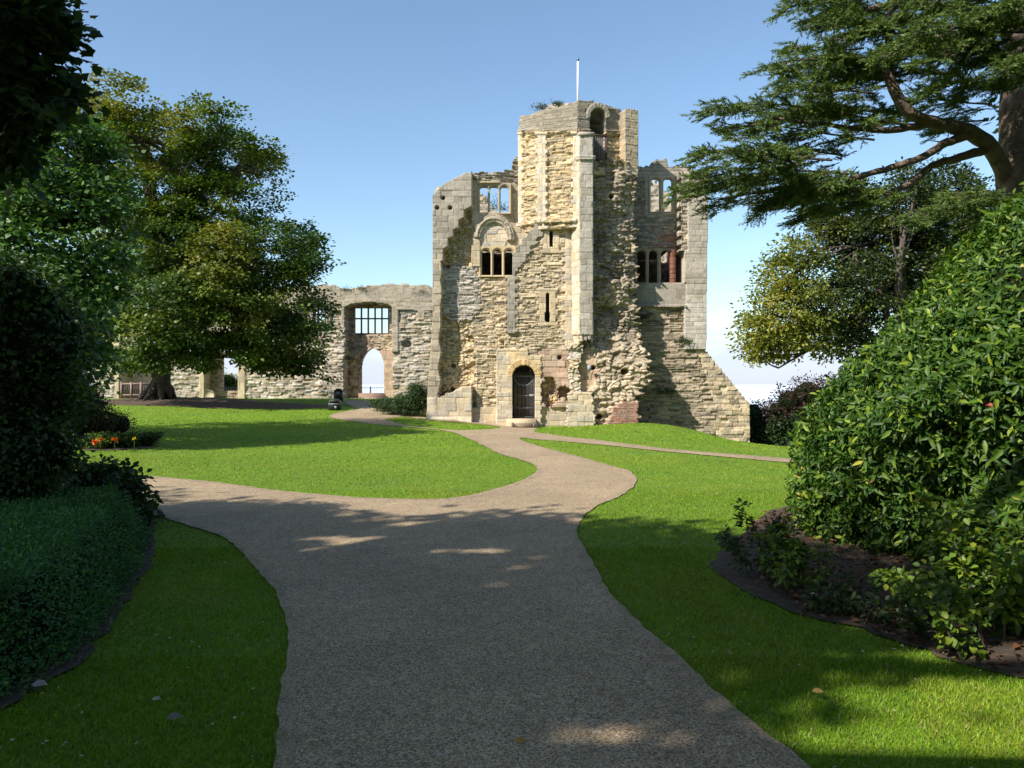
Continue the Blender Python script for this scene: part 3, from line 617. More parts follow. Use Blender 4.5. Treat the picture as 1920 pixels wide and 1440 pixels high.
# right pier, parapet band and battered buttress in one plane
def fn_but(px, py, u, v):
    D = rub(u, v, 120, BUFF * .92, BROWN * 1.35, h=(.06, .13), l=(.18, .6), amp=.085, big=.06)
    cu = px > 1305 + (py - 655).clip(0, 200) * .35 - 20 * (py > 790); D = pick(cu & (py > 655), rub(u, v, 121, CREAM * .95, BUFF, h=(.14, .2), l=(.25, .5), amp=.05), D)
    pz = (px > 1283 + 6 * (np.floor(py / 8) % 2) * (py < 400) ) & (py < 655); col2 = np.where((py < 560)[..., None], GREY * 1.22, PALE * .98)
    D = pick(pz, addd(pz, ash(u, v, 122, col2, col2 * .88, (.16, .26), (.25, .5), amp=.015), .10), D)
    bnd = (py > 530) & (py < 575) & (px < 1286); D = pick(bnd, ash(u, v, 123, GREY * .95, GREY * .75, (.4, .5), (.5, .9)), D); D = addd((py > 572) & (py < 577) & (px < 1286), D, .14)
    lx = 1270 + (px < 0); up = (px > 1272 + 7 * (np.floor(py / 9) % 2)) & (py < 470) & (px < 1290); D = pick(up, addd(up, rub(u, v, 124, BUFF * .95, GREY, amp=.04, big=.02), -.02), D)
    lft = np.where(py < 470, 1273 + 6 * (np.floor(py / 9) % 2), np.where(py < 530, 1283, 1190)); rgt = np.interp(py, [340, 655, 752, 756, 860], [1327, 1323, 1403, 1406, 1406]); rgt = np.where((py > 655) & (py < 754), rgt - 3 * ((py / 7.5) % 1), rgt)
    m = (px > lft) & (px < rgt) & (py > 322 + wob(px, py * 0, 3, 125))
    return D[0], D[1], m
frontslab('buttress', 1188, 1412, 316, 866, 32.35, .026, fn_but, 1.6, gh)
# inner and rear walls of the roofless shell
def sidew(name, x, y0, y1, z1, seed, face):
    if face < 0: slab(name, (x, y1, -.6), -math.pi / 2, y1 - y0, z1 + .6, .09, plainfn(seed, BUFF, GREY), .7, gh)
    else: slab(name, (x, y0, -.6), math.pi / 2, y1 - y0, z1 + .6, .09, plainfn(seed, BUFF, GREY), .7, gh)
sidew('side_wall', px2x(812, 31), 31.6, 38, 8.4, 130, -1); sidew('side_wall', px2x(1325, 32.6), 33.9, 38, 9.0, 131, 1)
def fn_back(px, py, u, v):
    D = rub(u, v, 135, PALE * .9, BUFF, h=(.1, .18), amp=.09)
    top = np.interp(px, [700, 890, 905, 925, 945, 965, 1180, 1215, 1240, 1262, 1300], [352, 352, 368, 388, 415, 430, 430, 335, 348, 378, 400]) + wob(px, py * 0, 5, 136)
    m = (py > top) & ~arch(px, py, 1150, 14, 600, 610, 640); m &= ~((px > 1265) & (px < 1290) & (py > 440) & (py < 500))
    return D[0], D[1], m
frontslab('rear_wall', 815, 1290, 330, 800, 37.6, .06, fn_back, .8, gh)
vault('light_stop_slab', [(px2x(813, 31) + .8, 32.35), (2.3, 32.35), (2.3, 37.5), (px2x(813, 31) + .8, 37.5)], py2z(425, 31.6), py2z(421, 31.6), GREY)  # these slabs are added to keep sky light out of the open shell
vault('light_stop_slab', [(px2x(813, 31) + .8, 32.35), (6.9, 33.75), (6.9, 37.5), (px2x(813, 31) + .8, 37.5)], py2z(640, 31.6), py2z(630, 31.6), GREY)
vault('light_stop_slab', [(3.2, 33.6), (7.1, 33.75), (7.1, 37.5), (3.2, 37.5)], py2z(455, 32.9), py2z(448, 32.9), GREY)
for (a, b_) in (((px2x(1006, 31), 31.9), (px2x(1006, 31), 35)), ((px2x(948, 31), 35), (px2x(948, 31), 31.9))):
    d = np.array(b_) - np.array(a); slab('passage_wall', (a[0], a[1], -.5), math.atan2(d[1], d[0]) , float(np.hypot(*d)), 3.6, .08, plainfn(140, BUFF, GREY), .25, gh)
slab('passage_wall', (px2x(944, 31), 34.9, -.5), 0, 1.7, 3.6, .08, plainfn(141, BROWN, GREY), .25, gh)

# iron gate in the arched doorway
def iron_gate():
    Y = 31.32; xc = px2x(982.5, Y); hw = .425; zb = py2z(785, 31); zs = py2z(706, 31); R = .44; mb = MB()
    for k in range(10):
        x = xc - hw + .05 + k * (2 * hw - .1) / 9; zt = zs + math.sqrt(max(0, R * R - (x - xc) ** 2)); mb.tube([(x, Y, zb), (x, Y, zt)], .0115, 6)
    for z in (zb + .05, zb + .42, zb + .92, zb + 1.36, zs + .02): mb.box((xc - hw, Y - .012, z - .02), (xc + hw, Y + .012, z + .02))
    g = mb.build('gate', simple('worn_iron', (.13, .14, .16), .45, 30, .2), gh)
    fr = MB(); pts = [(xc - hw, Y, zb), (xc - hw, Y, zs)] + [(xc - R * math.cos(t), Y, zs + R * math.sin(t)) for t in np.linspace(.1, math.pi - .1, 12)] + [(xc + hw, Y, zs), (xc + hw, Y, zb)]
    fr.tube(pts, .022, 6).build('frame', M_IRON, g)
    sc_ = MB(); sc_.tube([(xc - .40 * math.cos(t), Y - .025, zs + .02 - .38 * math.sin(t)) for t in np.linspace(0, math.pi, 16)], .010, 5).build('scroll', M_PALERAIL, g)
    lk = MB(); lk.box((xc + .24, Y - .07, zb + .90), (xc + .42, Y - .02, zb + .97), .006).box((xc + .22, Y - .05, zb + .92), (xc + .26, Y - .03, zb + .99)).build('lock', M_PALERAIL, g)
    wd = MB()
    for k in range(5): wd.box((xc - .42 + k * .17, 31.95, zb), (xc - .42 + k * .17 + .13, 32.0, zb + 1.9))
    wd.build('inner_door', simple('ochre_boards', (.16, .105, .035), .7), gh)
iron_gate()
mb = MB(); z0 = py2z(786, 30.9)
mb.box((px2x(949, 30.7), 30.52, -.4), (px2x(1005, 30.7), 31.5, py2z(785.5, 30.7)), .008); mb.build('threshold', M_STONE, gh, col=np.tile(CREAM * .85, (mb.n, 1)))
# turret gate screen, seen high in the arched opening
def turret_gate():
    p0, d = P23, nrm(P34 - P23); k = lambda px: walk(P23, A3, px)[0]; u0, u1 = k(1106), k(1136.5); z0, z1 = py2z(298, 30.6), py2z(252, 30.6); n = np.array([math.sin(A3), -math.cos(A3)])
    def pt(u, z, o=.02): q = p0 + d * u + n * o; return (q[0], q[1], z)
    mb = MB(); 
    for k_ in range(8): u = u0 + .07 + (u1 - u0 - .14) * k_ / 7; mb.tube([pt(u, z0), pt(u, z1)], .016, 4)
    g = mb.build('railing_gate', simple('weathered_slats', (.20, .18, .17), .7), gh); fr = MB()
    fr.tube([pt(u0, z0), pt(u0, z1)], .035, 4).tube([pt(u1, z0), pt(u1, z1)], .035, 4).tube([pt(u0, z1), pt(u1, z1)], .04, 4).tube([pt(u0, z0 + .03), pt(u1, z0 + .03)], .04, 4).build('frame', M_DARKWOOD, g)
turret_gate()
# white plaque on the rubble
MB().box((px2x(1102, 30.2), 30.28, py2z(695, 30.3)), (px2x(1109, 30.2), 30.34, py2z(685, 30.3))).build('plaque', M_PALERAIL, gh)

# ------------------------------------------------------------ curtain wall
cw = empty('curtain_wall', (-14, 57, .5), 'long low ruined rubble curtain wall left of the gatehouse with mullioned window over pointed archway', 'castle wall')
YC = 57.0; DR = 1.1
def fn_cur(px, py, u, v):
    X = px2x(px, YC); px2 = 960 + X * F / (YC + DR); py2 = 720 - (py2z(py, YC) - EYE) * F / (YC + DR)
    D = rub(u, v, 150, PALE * .95, BUFF, h=(.09, .19), l=(.2, .6), amp=.12, jw=.04, big=.16)
    dk = fbm(u * .5, v * .5, 155, 4); D = (D[0], D[1] * (1.12 - .35 * dk)[..., None])
    up = (py < 575 + 22 * (noise2(px / 40, px * 0, 151) - .5)) | ((px > 734) & (px < 747) & (py < 660)) | ((px > 640) & (px < 650) & (py < 625)) | ((px > 784) & (py < 600) & (px < 796)) | ((px > 610) & (px < 620) & (py < 615))
    D = pick(up, addd(up, ash(u, v, 152, GREY * 1.12, BUFF * .85, (.14, .22), (.3, .6), amp=.03), .10), D)
    rec = (py > np.interp(px, [648, 660, 692, 725, 736], [576, 570, 567, 570, 576])) & (px > 647 + wob(px, py, 1.5, 153) - 3 * (py > 660)) & (px < np.where(py < 640, 735, 736 + wob(px, py, 2, 154)))
    ry = np.hypot((px - 762) / 11, (py - 645) / 8); D = addd(1, D, -.4 * sst(1, .6, ry))
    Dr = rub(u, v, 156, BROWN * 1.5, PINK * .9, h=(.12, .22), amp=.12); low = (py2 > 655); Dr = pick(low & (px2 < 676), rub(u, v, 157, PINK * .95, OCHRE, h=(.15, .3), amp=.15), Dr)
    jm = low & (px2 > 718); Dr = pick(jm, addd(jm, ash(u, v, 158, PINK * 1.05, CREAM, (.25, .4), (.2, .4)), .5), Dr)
    Dr = pick((py2 < 655) & (px2 > 700), rub(u, v, 159, CREAM * .9, BUFF, amp=.1), Dr)
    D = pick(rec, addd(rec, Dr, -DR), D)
    # second embrasure, left, mostly behind the lime tree; bay with rail and pale jambs further left
    r2 = (px > 560) & (px < 612) & (py > 560) & (py < 612); D = addd(r2, D, -.4)
    jb = ((px > 216) & (px < 224)) | ((px > 374) & (px < 384)) | ((px > 446) & (px < 460)); D = pick(jb & (py > 640), addd(jb, ash(u, v, 160, CREAM * .95, BUFF, (.3, .5), (.2, .4)), .08), D)
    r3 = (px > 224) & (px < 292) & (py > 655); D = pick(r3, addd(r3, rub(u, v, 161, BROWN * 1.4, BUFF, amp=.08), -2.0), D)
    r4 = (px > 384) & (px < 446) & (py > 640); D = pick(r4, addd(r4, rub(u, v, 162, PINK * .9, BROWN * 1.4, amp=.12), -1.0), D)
    top = np.interp(px, [100, 300, 560, 600, 625, 640, 655, 690, 730, 760, 800, 812], [545, 540, 538, 534, 534, 541, 543, 536, 533, 533, 536, 537]) + wob(px, py * 0, 1.6, 163)
    m = (py > top) & ~arch(px2, py2, 700, 22.5, 652, 690, 738, .45) & ~((px2 > 665) & (px2 < 730) & (py2 > 576) & (py2 < 627))
    m &= ~((px > 583) & (px < 610) & (py > 562) & (py < 611)) & ~((px > 406) & (px < 446) & (py > 655) & (py < 733)) & ~((px > 142) & (px < 176) & (py > 672) & (py < 742))
    return D[0], D[1], m
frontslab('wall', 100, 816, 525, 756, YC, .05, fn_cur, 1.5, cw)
def mullions(x0, x1, y0, y1, n, ymid, Y, w=.055):
    mb = MB(); X0, X1, Z0, Z1 = px2x(x0, Y), px2x(x1, Y), py2z(y1, Y), py2z(y0, Y)
    for k in range(n + 1): x = X0 + (X1 - X0) * k / n; mb.box((x - w, Y - .08, Z0), (x + w, Y + .08, Z1))
    for z in (Z0, py2z(ymid, Y), Z1): mb.box((X0 - w, Y - .075, z - w), (X1 + w, Y + .083, z + w))
    return mb
mullions(665, 729, 577, 626, 5, 597.5, YC + DR + .4).build('window', M_MULLION, cw)
mullions(584, 610, 563, 611, 2, 590, YC + .8).build('window', M_MULLION, cw)
MB().box((px2x(676, 58.1), 57.3, -.2), (px2x(722, 58.1), 59, py2z(737, 58.1)), .01).build('threshold', M_STONE, cw, col=np.tile(PINK * .55, (8, 1)))
MB().box((px2x(662, 57.2), 55.9, .2), (px2x(722, 57.2), 57.2, .58), .02).build('doorstep', M_STONE, cw, col=np.tile(PINK, (8, 1)))
# ------------------------------------------------------------ foliage
def leaf_mesh(name, P, D, Nn, Ln, Wd, col, parent, mat, shape='fold'):
    """P base, D direction along the leaf, Nn leaf normal"""
    D = nrm(D); S = nrm(np.cross(D, Nn)); Nn = np.cross(S, D); n = len(P); Ln = Ln[:, None]; Wd = Wd[:, None]
    if shape == 'quad':
        V = np.stack([P, P + D * Ln * .45 - S * Wd, P + D * Ln, P + D * Ln * .45 + S * Wd], 1); f = np.arange(4 * n).reshape(-1, 4); k = 4
    elif shape == 'fold':      # creased and drooping
        m1 = P + D * Ln * .38 - Nn * Wd * .25; m2 = P + D * Ln * .74 - Nn * (Wd * .25 + Ln * .07)
        V = np.stack([P, P + D * Ln * .36 - S * Wd + Nn * Wd * .18, m1, P + D * Ln * .36 + S * Wd + Nn * Wd * .18, P + D * Ln * .72 - S * Wd * .72, m2, P + D * Ln * .72 + S * Wd * .72, P + D * Ln - Nn * Ln * .18], 1)
        b = np.arange(n)[:, None] * 8; k = 8
        t = np.vstack([b + [0, 1, 2], b + [0, 2, 3], b + [4, 7, 5], b + [5, 7, 6]]); q = np.vstack([b + [1, 4, 5, 2], b + [2, 5, 6, 3]]); f = [q, t]
    elif shape == 'maple':
        pts = [(0, 0), (.10, .30), (.02, .52), (.34, .50), (.52, .74), (.62, .42), (1.0, .0), (.62, -.42), (.52, -.74), (.34, -.50), (.02, -.52), (.10, -.30)]
        V = np.stack([P + D * Ln * a + S * Ln * b_ - Nn * Ln * .25 * abs(b_) for a, b_ in pts], 1); k = 12; V = np.concatenate([V, (P + D * Ln * .3)[:, None]], 1); k = 13
        b = np.arange(n)[:, None] * 13; f = np.vstack([b + [12, i, (i + 1) % 12] for i in range(12)])
    else:                      # needle blade
        V = np.stack([P - S * Wd, P + S * Wd, P + D * Ln], 1); f = np.arange(3 * n).reshape(-1, 3); k = 3
    return mesh_obj(name, V.reshape(-1, 3), f, mat, parent, col=np.repeat(col, k, 0))
def rvec(n): return nrm(rng.normal(size=(n, 3)))
def hsvmix(t, cols):
    cols = np.array(cols); x = np.clip(t, 0, .9999) * (len(cols) - 1); i = x.astype(int); return cols[i] + (cols[i + 1] - cols[i]) * (x - i)[:, None]
def clusters(blobs, per_m2, gap, seed, zmin=-1e9, shell=.55):
    """centres of leaf sprays in the outer parts of a set of blobs; per_m2 counts by blob surface"""
    out = []; who = []
    for bi, (c, r) in enumerate(blobs):
        c = np.array(c, float); r = np.broadcast_to(np.asarray(r, float), (3,)); n = int(per_m2 * 4 * math.pi * (r[0] * r[1] + r[0] * r[2] + r[1] * r[2]) / 3)
        d = rvec(n); k = shell + (1.03 - shell) * rng.random(n) ** .55; k = k * (1 + .22 * (noise2(d[:, 0] * 3 + bi * 7, d[:, 2] * 3 + d[:, 1] * 2, seed) - .5) * 2)
        P = c + d * r * k[:, None]; out.append(P); who.append(np.full(n, bi))
    P = np.vstack(out); who = np.concatenate(who)
    for bi, (c, r) in enumerate(blobs):     # drop what lies deep inside another blob
        q = (P - np.array(c)) / np.broadcast_to(np.asarray(r, float), (3,)); ins = (np.linalg.norm(q, axis=1) < shell * .9) & (who != bi); P, who = P[~ins], who[~ins]
    if gap > 0:
        s = 1.1; g = noise2(P[:, 0] * s + P[:, 1] * .37, P[:, 2] * s + P[:, 1] * .61, seed + 3); ok = g > gap; P, who = P[ok], who[ok]
    ok = P[:, 2] > zmin; return P[ok], who[ok]
def sprays(P, centre, nleaf, rad, flat, ln, wd, cols, seed, up=.55, cvar=.35, tone=None, droop=.25):
    n = len(P); N_ = n * nleaf; i = np.repeat(np.arange(n), nleaf)
    off = rng.normal(0, 1, (N_, 3)) * np.array([rad, rad, rad * flat]); Q = P[i] + off
    outw = nrm(P[i] - np.asarray(centre)); D = nrm(nrm(off) * .9 + outw * .5 + rvec(N_) * .5 - np.array([0, 0, droop]))
    Nn = nrm(np.array([0, 0, up]) + outw * .35 + rvec(N_) * .6)
    t0 = rng.random(n) if tone is None else tone; t = np.clip(t0[i] + rng.normal(0, .10, N_), 0, 1)
    c = hsvmix(t, cols) * (1 + cvar * (rng.random(N_) - .5) * 2)[:, None]
    s = rng.uniform(.7, 1.2, N_); return Q, D, Nn, ln * s, wd * s, c
def pads(P, who, k, rad, hgt, seed):
    """spread k leaf sprays over a flat domed pad round every point"""
    n = len(P); i = np.repeat(np.arange(n), k); s = rng.uniform(.6, 1.3, n)[i]; a = rng.uniform(0, 2 * np.pi, n * k); r = np.sqrt(rng.random(n * k))
    o = np.column_stack([np.cos(a) * r * rad, np.sin(a) * r * rad, (1 - r ** 2) * hgt - .25 * hgt + rng.normal(0, hgt * .22, n * k)]) * s[:, None]
    return P[i] + o, np.clip(rng.normal(0, .12, n), -.3, .3)[i]
def limb_tree(root, trunk, targets, r0, mat, name='trunk', seg=10, sub=0, tips=None, twig=.02):
    mb = MB(); tp = curve(trunk, 14); R = np.interp(np.linspace(0, 1, len(tp)), [0, .08, .25, 1], [r0 * 1.7, r0 * 1.15, r0, r0 * .45])
    mb.tube(tp, R, seg, .12)
    for t in targets:
        t = np.array(t, float)
        if tips is not None and (np.linalg.norm(tips - t, axis=1) < 1.1 * r0 / .4).sum() < 3: continue
        k = rng.integers(len(tp) // 3, len(tp)); a = tp[k]; m = (a + t) / 2 + rng.normal(0, .08, 3) * np.linalg.norm(t - a) + np.array([0, 0, .1 * np.linalg.norm(t - a)])
        cc = curve([a, m, t], 12); rr = R[k] * .55; mb.tube(cc, np.linspace(rr, rr * .22, len(cc)), 6, .1)
        if sub:
            near = tips[np.argsort(np.linalg.norm(tips - t, axis=1))[:sub * 6]]; near = near[rng.permutation(len(near))[:sub]]
            for q in near:
                j = rng.integers(len(cc) // 2, len(cc)); b_ = cc[j]; mm = (b_ + q) / 2 + rng.normal(0, .07, 3) * np.linalg.norm(q - b_)
                sc = curve([b_, mm, q], 6); mb.tube(sc, np.linspace(rr * .3, twig, len(sc)), 4, cap=False)
    return mb.build(name, mat, root, smooth=True)
def pblob(px, py, r, Y, dy=None): s = Y / F; return (P3(px, py, Y), (r * s, (dy if dy else r * s), r * s * .95))

GREENS = [(.030, .064, .009), (.052, .098, .010), (.092, .134, .012), (.145, .158, .017), (.190, .172, .021)]
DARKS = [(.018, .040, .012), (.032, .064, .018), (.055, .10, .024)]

# --- the big spreading tree on the left lawn
def big_tree():
    Y = 42; tb_ = np.array([px2x(300, 42), 42, T(px2x(300, 42), 42)]); root = empty('spreading_tree', tb_, 'broad spreading tree with yellowing crown shading bare earth before the curtain wall', 'tree')
    B = [(232, 205, 62, 42), (190, 235, 40, 44), (300, 275, 78, 46), (205, 310, 66, 44), (385, 240, 62, 42), (440, 305, 62, 46), (355, 330, 88, 44), (485, 312, 40, 46), (250, 400, 90, 42), (400, 395, 90, 43), (330, 470, 105, 42),
         (500, 450, 85, 46), (560, 475, 58, 42), (595, 505, 38, 42), (230, 560, 84, 44), (320, 590, 100, 40.5), (430, 480, 70, 40.5), (440, 590, 112, 41), (545, 570, 80, 44), (500, 640, 72, 43), (585, 630, 46, 42), (205, 640, 56, 43), (280, 670, 55, 41), (385, 665, 60, 42), (555, 665, 46, 44), (455, 660, 52, 42), (350, 540, 90, 48), (470, 560, 80, 50), (270, 480, 80, 50), (180, 600, 45, 44), (175, 560, 45, 46), (530, 700, 30, 43), (575, 690, 30, 44), (480, 300, 36, 44)]
    B = [(x - 4 * (x > 450) - 16 * (x > 575), y, r * .87, d - 3) for x, y, r, d in B]; bl = [pblob(x, y, r, d) for x, y, r, d in B]; P, who = clusters(bl, .80, .26, 11, zmin=1.2, shell=.52); P, pt = pads(P, who, 9, .95, .50, 1)
    P[:, 2] = np.where(P[:, 2] < 1.7 + .9 * noise2(P[:, 0] * .6, P[:, 1] * .6, 4), P[:, 2] + .9, P[:, 2])
    pxx, pyy = 960 + P[:, 0] * F / P[:, 1], 720 - (P[:, 2] - EYE) * F / P[:, 1]
    g = np.hypot((pxx - 424) / 24, (pyy - 690) / 44) > 1; P = P[g]; pxx, pyy, pt = pxx[g], pyy[g], pt[g]
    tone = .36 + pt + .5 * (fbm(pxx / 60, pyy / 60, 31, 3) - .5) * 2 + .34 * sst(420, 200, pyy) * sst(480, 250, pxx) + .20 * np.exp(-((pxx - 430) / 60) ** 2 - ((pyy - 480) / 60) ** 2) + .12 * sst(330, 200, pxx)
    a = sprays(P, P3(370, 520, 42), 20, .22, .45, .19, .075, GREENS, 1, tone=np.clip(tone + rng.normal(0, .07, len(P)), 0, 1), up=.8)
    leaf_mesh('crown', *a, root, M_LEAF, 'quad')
    base = tb_; tr = [base + (0, 0, -.3), base + (.05, 0, .5), base + (.1, 0, 1.6), P3(305, 640, 42), P3(300, 520, 42), P3(285, 380, 42), P3(250, 250, 42)]
    t = limb_tree(root, tr, [P3(x, y + r * .3, d) for x, y, r, d in B], .50, M_BARK, sub=7, tips=P, twig=.02)
    mb = MB()
    for k in range(9):
        an = k * .7 + .3; d = np.array([math.cos(an), math.sin(an), 0]); l = rng.uniform(.7, 1.3); p = base + d * l; mb.tube([base + (0, 0, 1.2), base + d * .55 + (0, 0, .45), (p[0], p[1], T(p[0], p[1]) - .05)], [.26, .22, .09], 7, .25)
    mb.build('root_flare', M_BARK, root, smooth=True)
big_tree()

# --- tall tree at the left edge, its crown reaching into view (trunk stands out of frame)
def left_tree():
    root = empty('maple_tree', (-20, 20.5, 0), 'tall fresh green maple filling the left edge behind the dark holly', 'tree')
    B = [(-330, 60, 170, 13), (-480, 200, 170, 13), (-250, -60, 150, 15), (-600, 60, 200, 14), (60, 330, 120, 15), (150, 300, 62, 15), (190, 345, 50, 15), (200, 420, 50, 14.5), (110, 430, 110, 14), (40, 500, 120, 13.5), (170, 520, 62, 14), (120, 600, 95, 13.5), (130, 690, 60, 14), (40, 640, 90, 14), (165, 610, 45, 14), (180, 662, 42, 14), (150, 705, 40, 14), (-120, 330, 160, 16), (-150, 520, 160, 16), (-60, 200, 130, 17), (100, 265, 60, 15.5), (-320, 250, 190, 17), (-330, 480, 190, 16), (-220, 80, 170, 17), (-450, 380, 150, 16)]  # leading blobs: unseen upper crown, added to block more sky light
    B = [(x, y, r, d + 4.5) for x, y, r, d in B]; bl = [pblob(x, y, r, d) for x, y, r, d in B]; P, who = clusters(bl, 1.7, .10, 12, zmin=1.2, shell=.62); P, pt = pads(P, who, 8, .52, .27, 2)
    pxx = 960 + P[:, 0] * F / P[:, 1]; pyy = 720 - (P[:, 2] - EYE) * F / P[:, 1]; P = P[(pxx > -100) | (rng.random(len(P)) < .3)]
    pxx = 960 + P[:, 0] * F / P[:, 1]; pyy = 720 - (P[:, 2] - EYE) * F / P[:, 1]
    P = P[~((pxx > 150) & (pyy < 215)) & ~((pxx > 252)) & ~((pxx > 205) & (pyy > 560))]
    a = sprays(P, P3(-60, 560, 21), 15, .18, .5, .15, .058, [(.048, .105, .022), (.070, .145, .030), (.11, .19, .045)], 2, tone=.5 + .5 * rng.normal(0, .4, len(P)))
    leaf_mesh('crown', *a, root, M_GLOSS, 'quad')
    limb_tree(root, [(-20, 20.5, -.3), (-19.8, 20.5, 2), (-19.4, 20.5, 6), (-19, 20.5, 11)], [P3(x, y, d) for x, y, r, d in B], .4, M_BARK, sub=3, tips=P)
left_tree()

# --- low bough of a near maple across the top left corner; the same tree shades the foreground
def near_tree():
    root = empty('shade_tree', (-11.5, 1.0, 0), 'dark maple bough hanging in from the top left corner', 'tree')
    bl = [pblob(30, 60, 70, 5.04), pblob(95, 50, 42, 5.04), pblob(60, 160, 66, 5.18), pblob(112, 185, 38, 5.04), pblob(10, 240, 60, 5.18), pblob(70, 10, 60, 5.18), pblob(-60, 120, 110, 5.32), pblob(-40, 300, 70, 5.32), pblob(-120, 0, 120, 5.32)]
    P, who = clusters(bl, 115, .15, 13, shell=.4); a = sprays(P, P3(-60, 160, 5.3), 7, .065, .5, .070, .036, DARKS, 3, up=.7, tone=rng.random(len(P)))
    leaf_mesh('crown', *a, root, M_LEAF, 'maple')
    def sh(x, y, h, r):     # a bough whose shade falls on the ground at (x, y)
        k = h / math.tan(EL); return ((x - math.sin(AZ) * k, y - math.cos(AZ) * k, h), (r, r, r * .8))
    def pq(p, q): return .766 * q - .643 * p, .643 * q + .766 * p
    S = []
    for p in (3.9, 5.3, 6.8, 8.4, 10.0, 11.6, 13.2):
        qm = np.interp(p, [1.65, 3.5, 5.0, 8.5, 13.8], [6.2, 7.2, 7.7, 4.9, 2.5]); q = qm - 1.56 * 1.65 - .35; r = 1.72
        while q > -9:
            x, y = pq(p, q); S.append(sh(x, y, 8.5 + 1.6 * rng.random(), r)); q -= 2.4
    for c in ((3, -5, 7.5), (6, -7, 6), (9, -5, 5), (8, -9, 8), (3, -9, 9), (12, -3, 5), (0, -9, 5), (-4, -9, 4), (11, -8, 9), (7, -3.5, 9)): S.append((c, (2.6, 2.6, 2.4)))  # unseen crowns behind the camera, added to block sky light
    for p, r, q1 in ((3.1, .85, 6.6), (3.9, 1.1, 6.8), (4.7, 1.2, 7.0), (6.1, 1.2, 5.6), (7.6, 1.2, 4.6)):
        for q in np.arange(q1 - 1.4 * r, -3, -1.5 * r): x, y = pq(p, q + rng.uniform(-.3, .3)); S.append(sh(x, y, 10 + rng.random(), r))
    for p in (-4.2, -7.5):  # more unseen boughs added to cut the sky behind
        for q in (7, 3, -1, -5): x, y = pq(p, q); S.append(sh(x, y, 9.5, 2.2))
    for x in (-10, -14, -18):  # ring of unseen crowns at the left, added as sky blockers
        for z in (3.5, 8, 12): S.append(((x, -3 + .2 * x, z), (3, 3, 2.8))); S.append(((x - 3, 3, z), (2.6, 2.6, 2.6)))
    for x in (-4, 1, 6, 11):  # unseen row further back, added to darken the foreground
        for z in (3.5, 8): S.append(((x, -12, z), (3, 2.6, 2.8)))
    def clear(b):           # the sun reaches the right lawn and the laurel through a gap in the canopy
        (x, y, z), r = b; k = z / math.tan(EL); gx_, gy_ = x + math.sin(AZ) * k, y + math.cos(AZ) * k; p = -.643 * gx_ + .766 * gy_; return p - 1.22 * r[0] > 1.85 or p + 1.25 * r[0] < -2.0 or r[0] < 1.3
    def short(b):
        (x, y, z), r = b; k = z / math.tan(EL); gx_, gy_ = x + math.sin(AZ) * k, y + math.cos(AZ) * k; p, q = -.643 * gx_ + .766 * gy_, .766 * gx_ + .643 * gy_
        return r[0] < 2 or p < -1 or q + 1.9 * r[0] < np.interp(p, [1.65, 3.5, 5.0, 8.5, 13.8], [7.8, 8.2, 8.4, 5.9, 3.8])
    S = [b for b in S if clear(b) and short(b)]; P, who = clusters(S, 5.0, .165, 14, shell=.22); P = P[(np.abs(P[:, 0]) > P[:, 1] * .78 + .4)]
    a = sprays(P, (-9, -1, 7), 26, .30, .4, .20, .085, GREENS[:3], 3, tone=rng.random(len(P)))
    # small gaps in the canopy let flecks of sun through to the path
    k = a[0][:, 2] / math.tan(EL); gx_, gy_ = a[0][:, 0] + math.sin(AZ) * k, a[0][:, 1] + math.cos(AZ) * k; open_ = np.zeros(len(gx_), bool)
    for px, py, w in ((600, 1012, .30), (585, 1035, .34), (650, 1022, .26), (690, 1012, .24), (830, 1033, .36), (915, 1034, .30), (955, 1050, .36), (1000, 1052, .28), (975, 1071, .22), (905, 1098, .22), (910, 1106, .30), (1030, 1108, .30), (770, 1156, .26), (620, 1058, .28), (700, 955, .42), (640, 950, .36), (860, 958, .34), (780, 965, .3), (1110, 1382, .26), (1040, 1412, .24), (1180, 1405, .26), (560, 1070, .2), (760, 985, .22), (990, 1000, .25)):
        g = G(px, py); d = np.hypot((gx_ - g[0]) / (w * .8 + .07), (gy_ - g[1]) / (w * .22 + .11)); open_ |= d < 1 + .35 * (noise2(gx_ * 6, gy_ * 6, 19) - .5)
    a = tuple(q[~open_] for q in a); leaf_mesh('unseen_shade_crown', *a, root, M_LEAF, 'quad')
    limb_tree(root, [(-11.5, 1, -.3), (-11.4, 1, 2), (-11, .6, 5), (-10.5, 0, 9)], [b[0] for b in S] + [P3(-60, 160, 5.3)], .45, M_BARK, sub=4, tips=P)
near_tree()

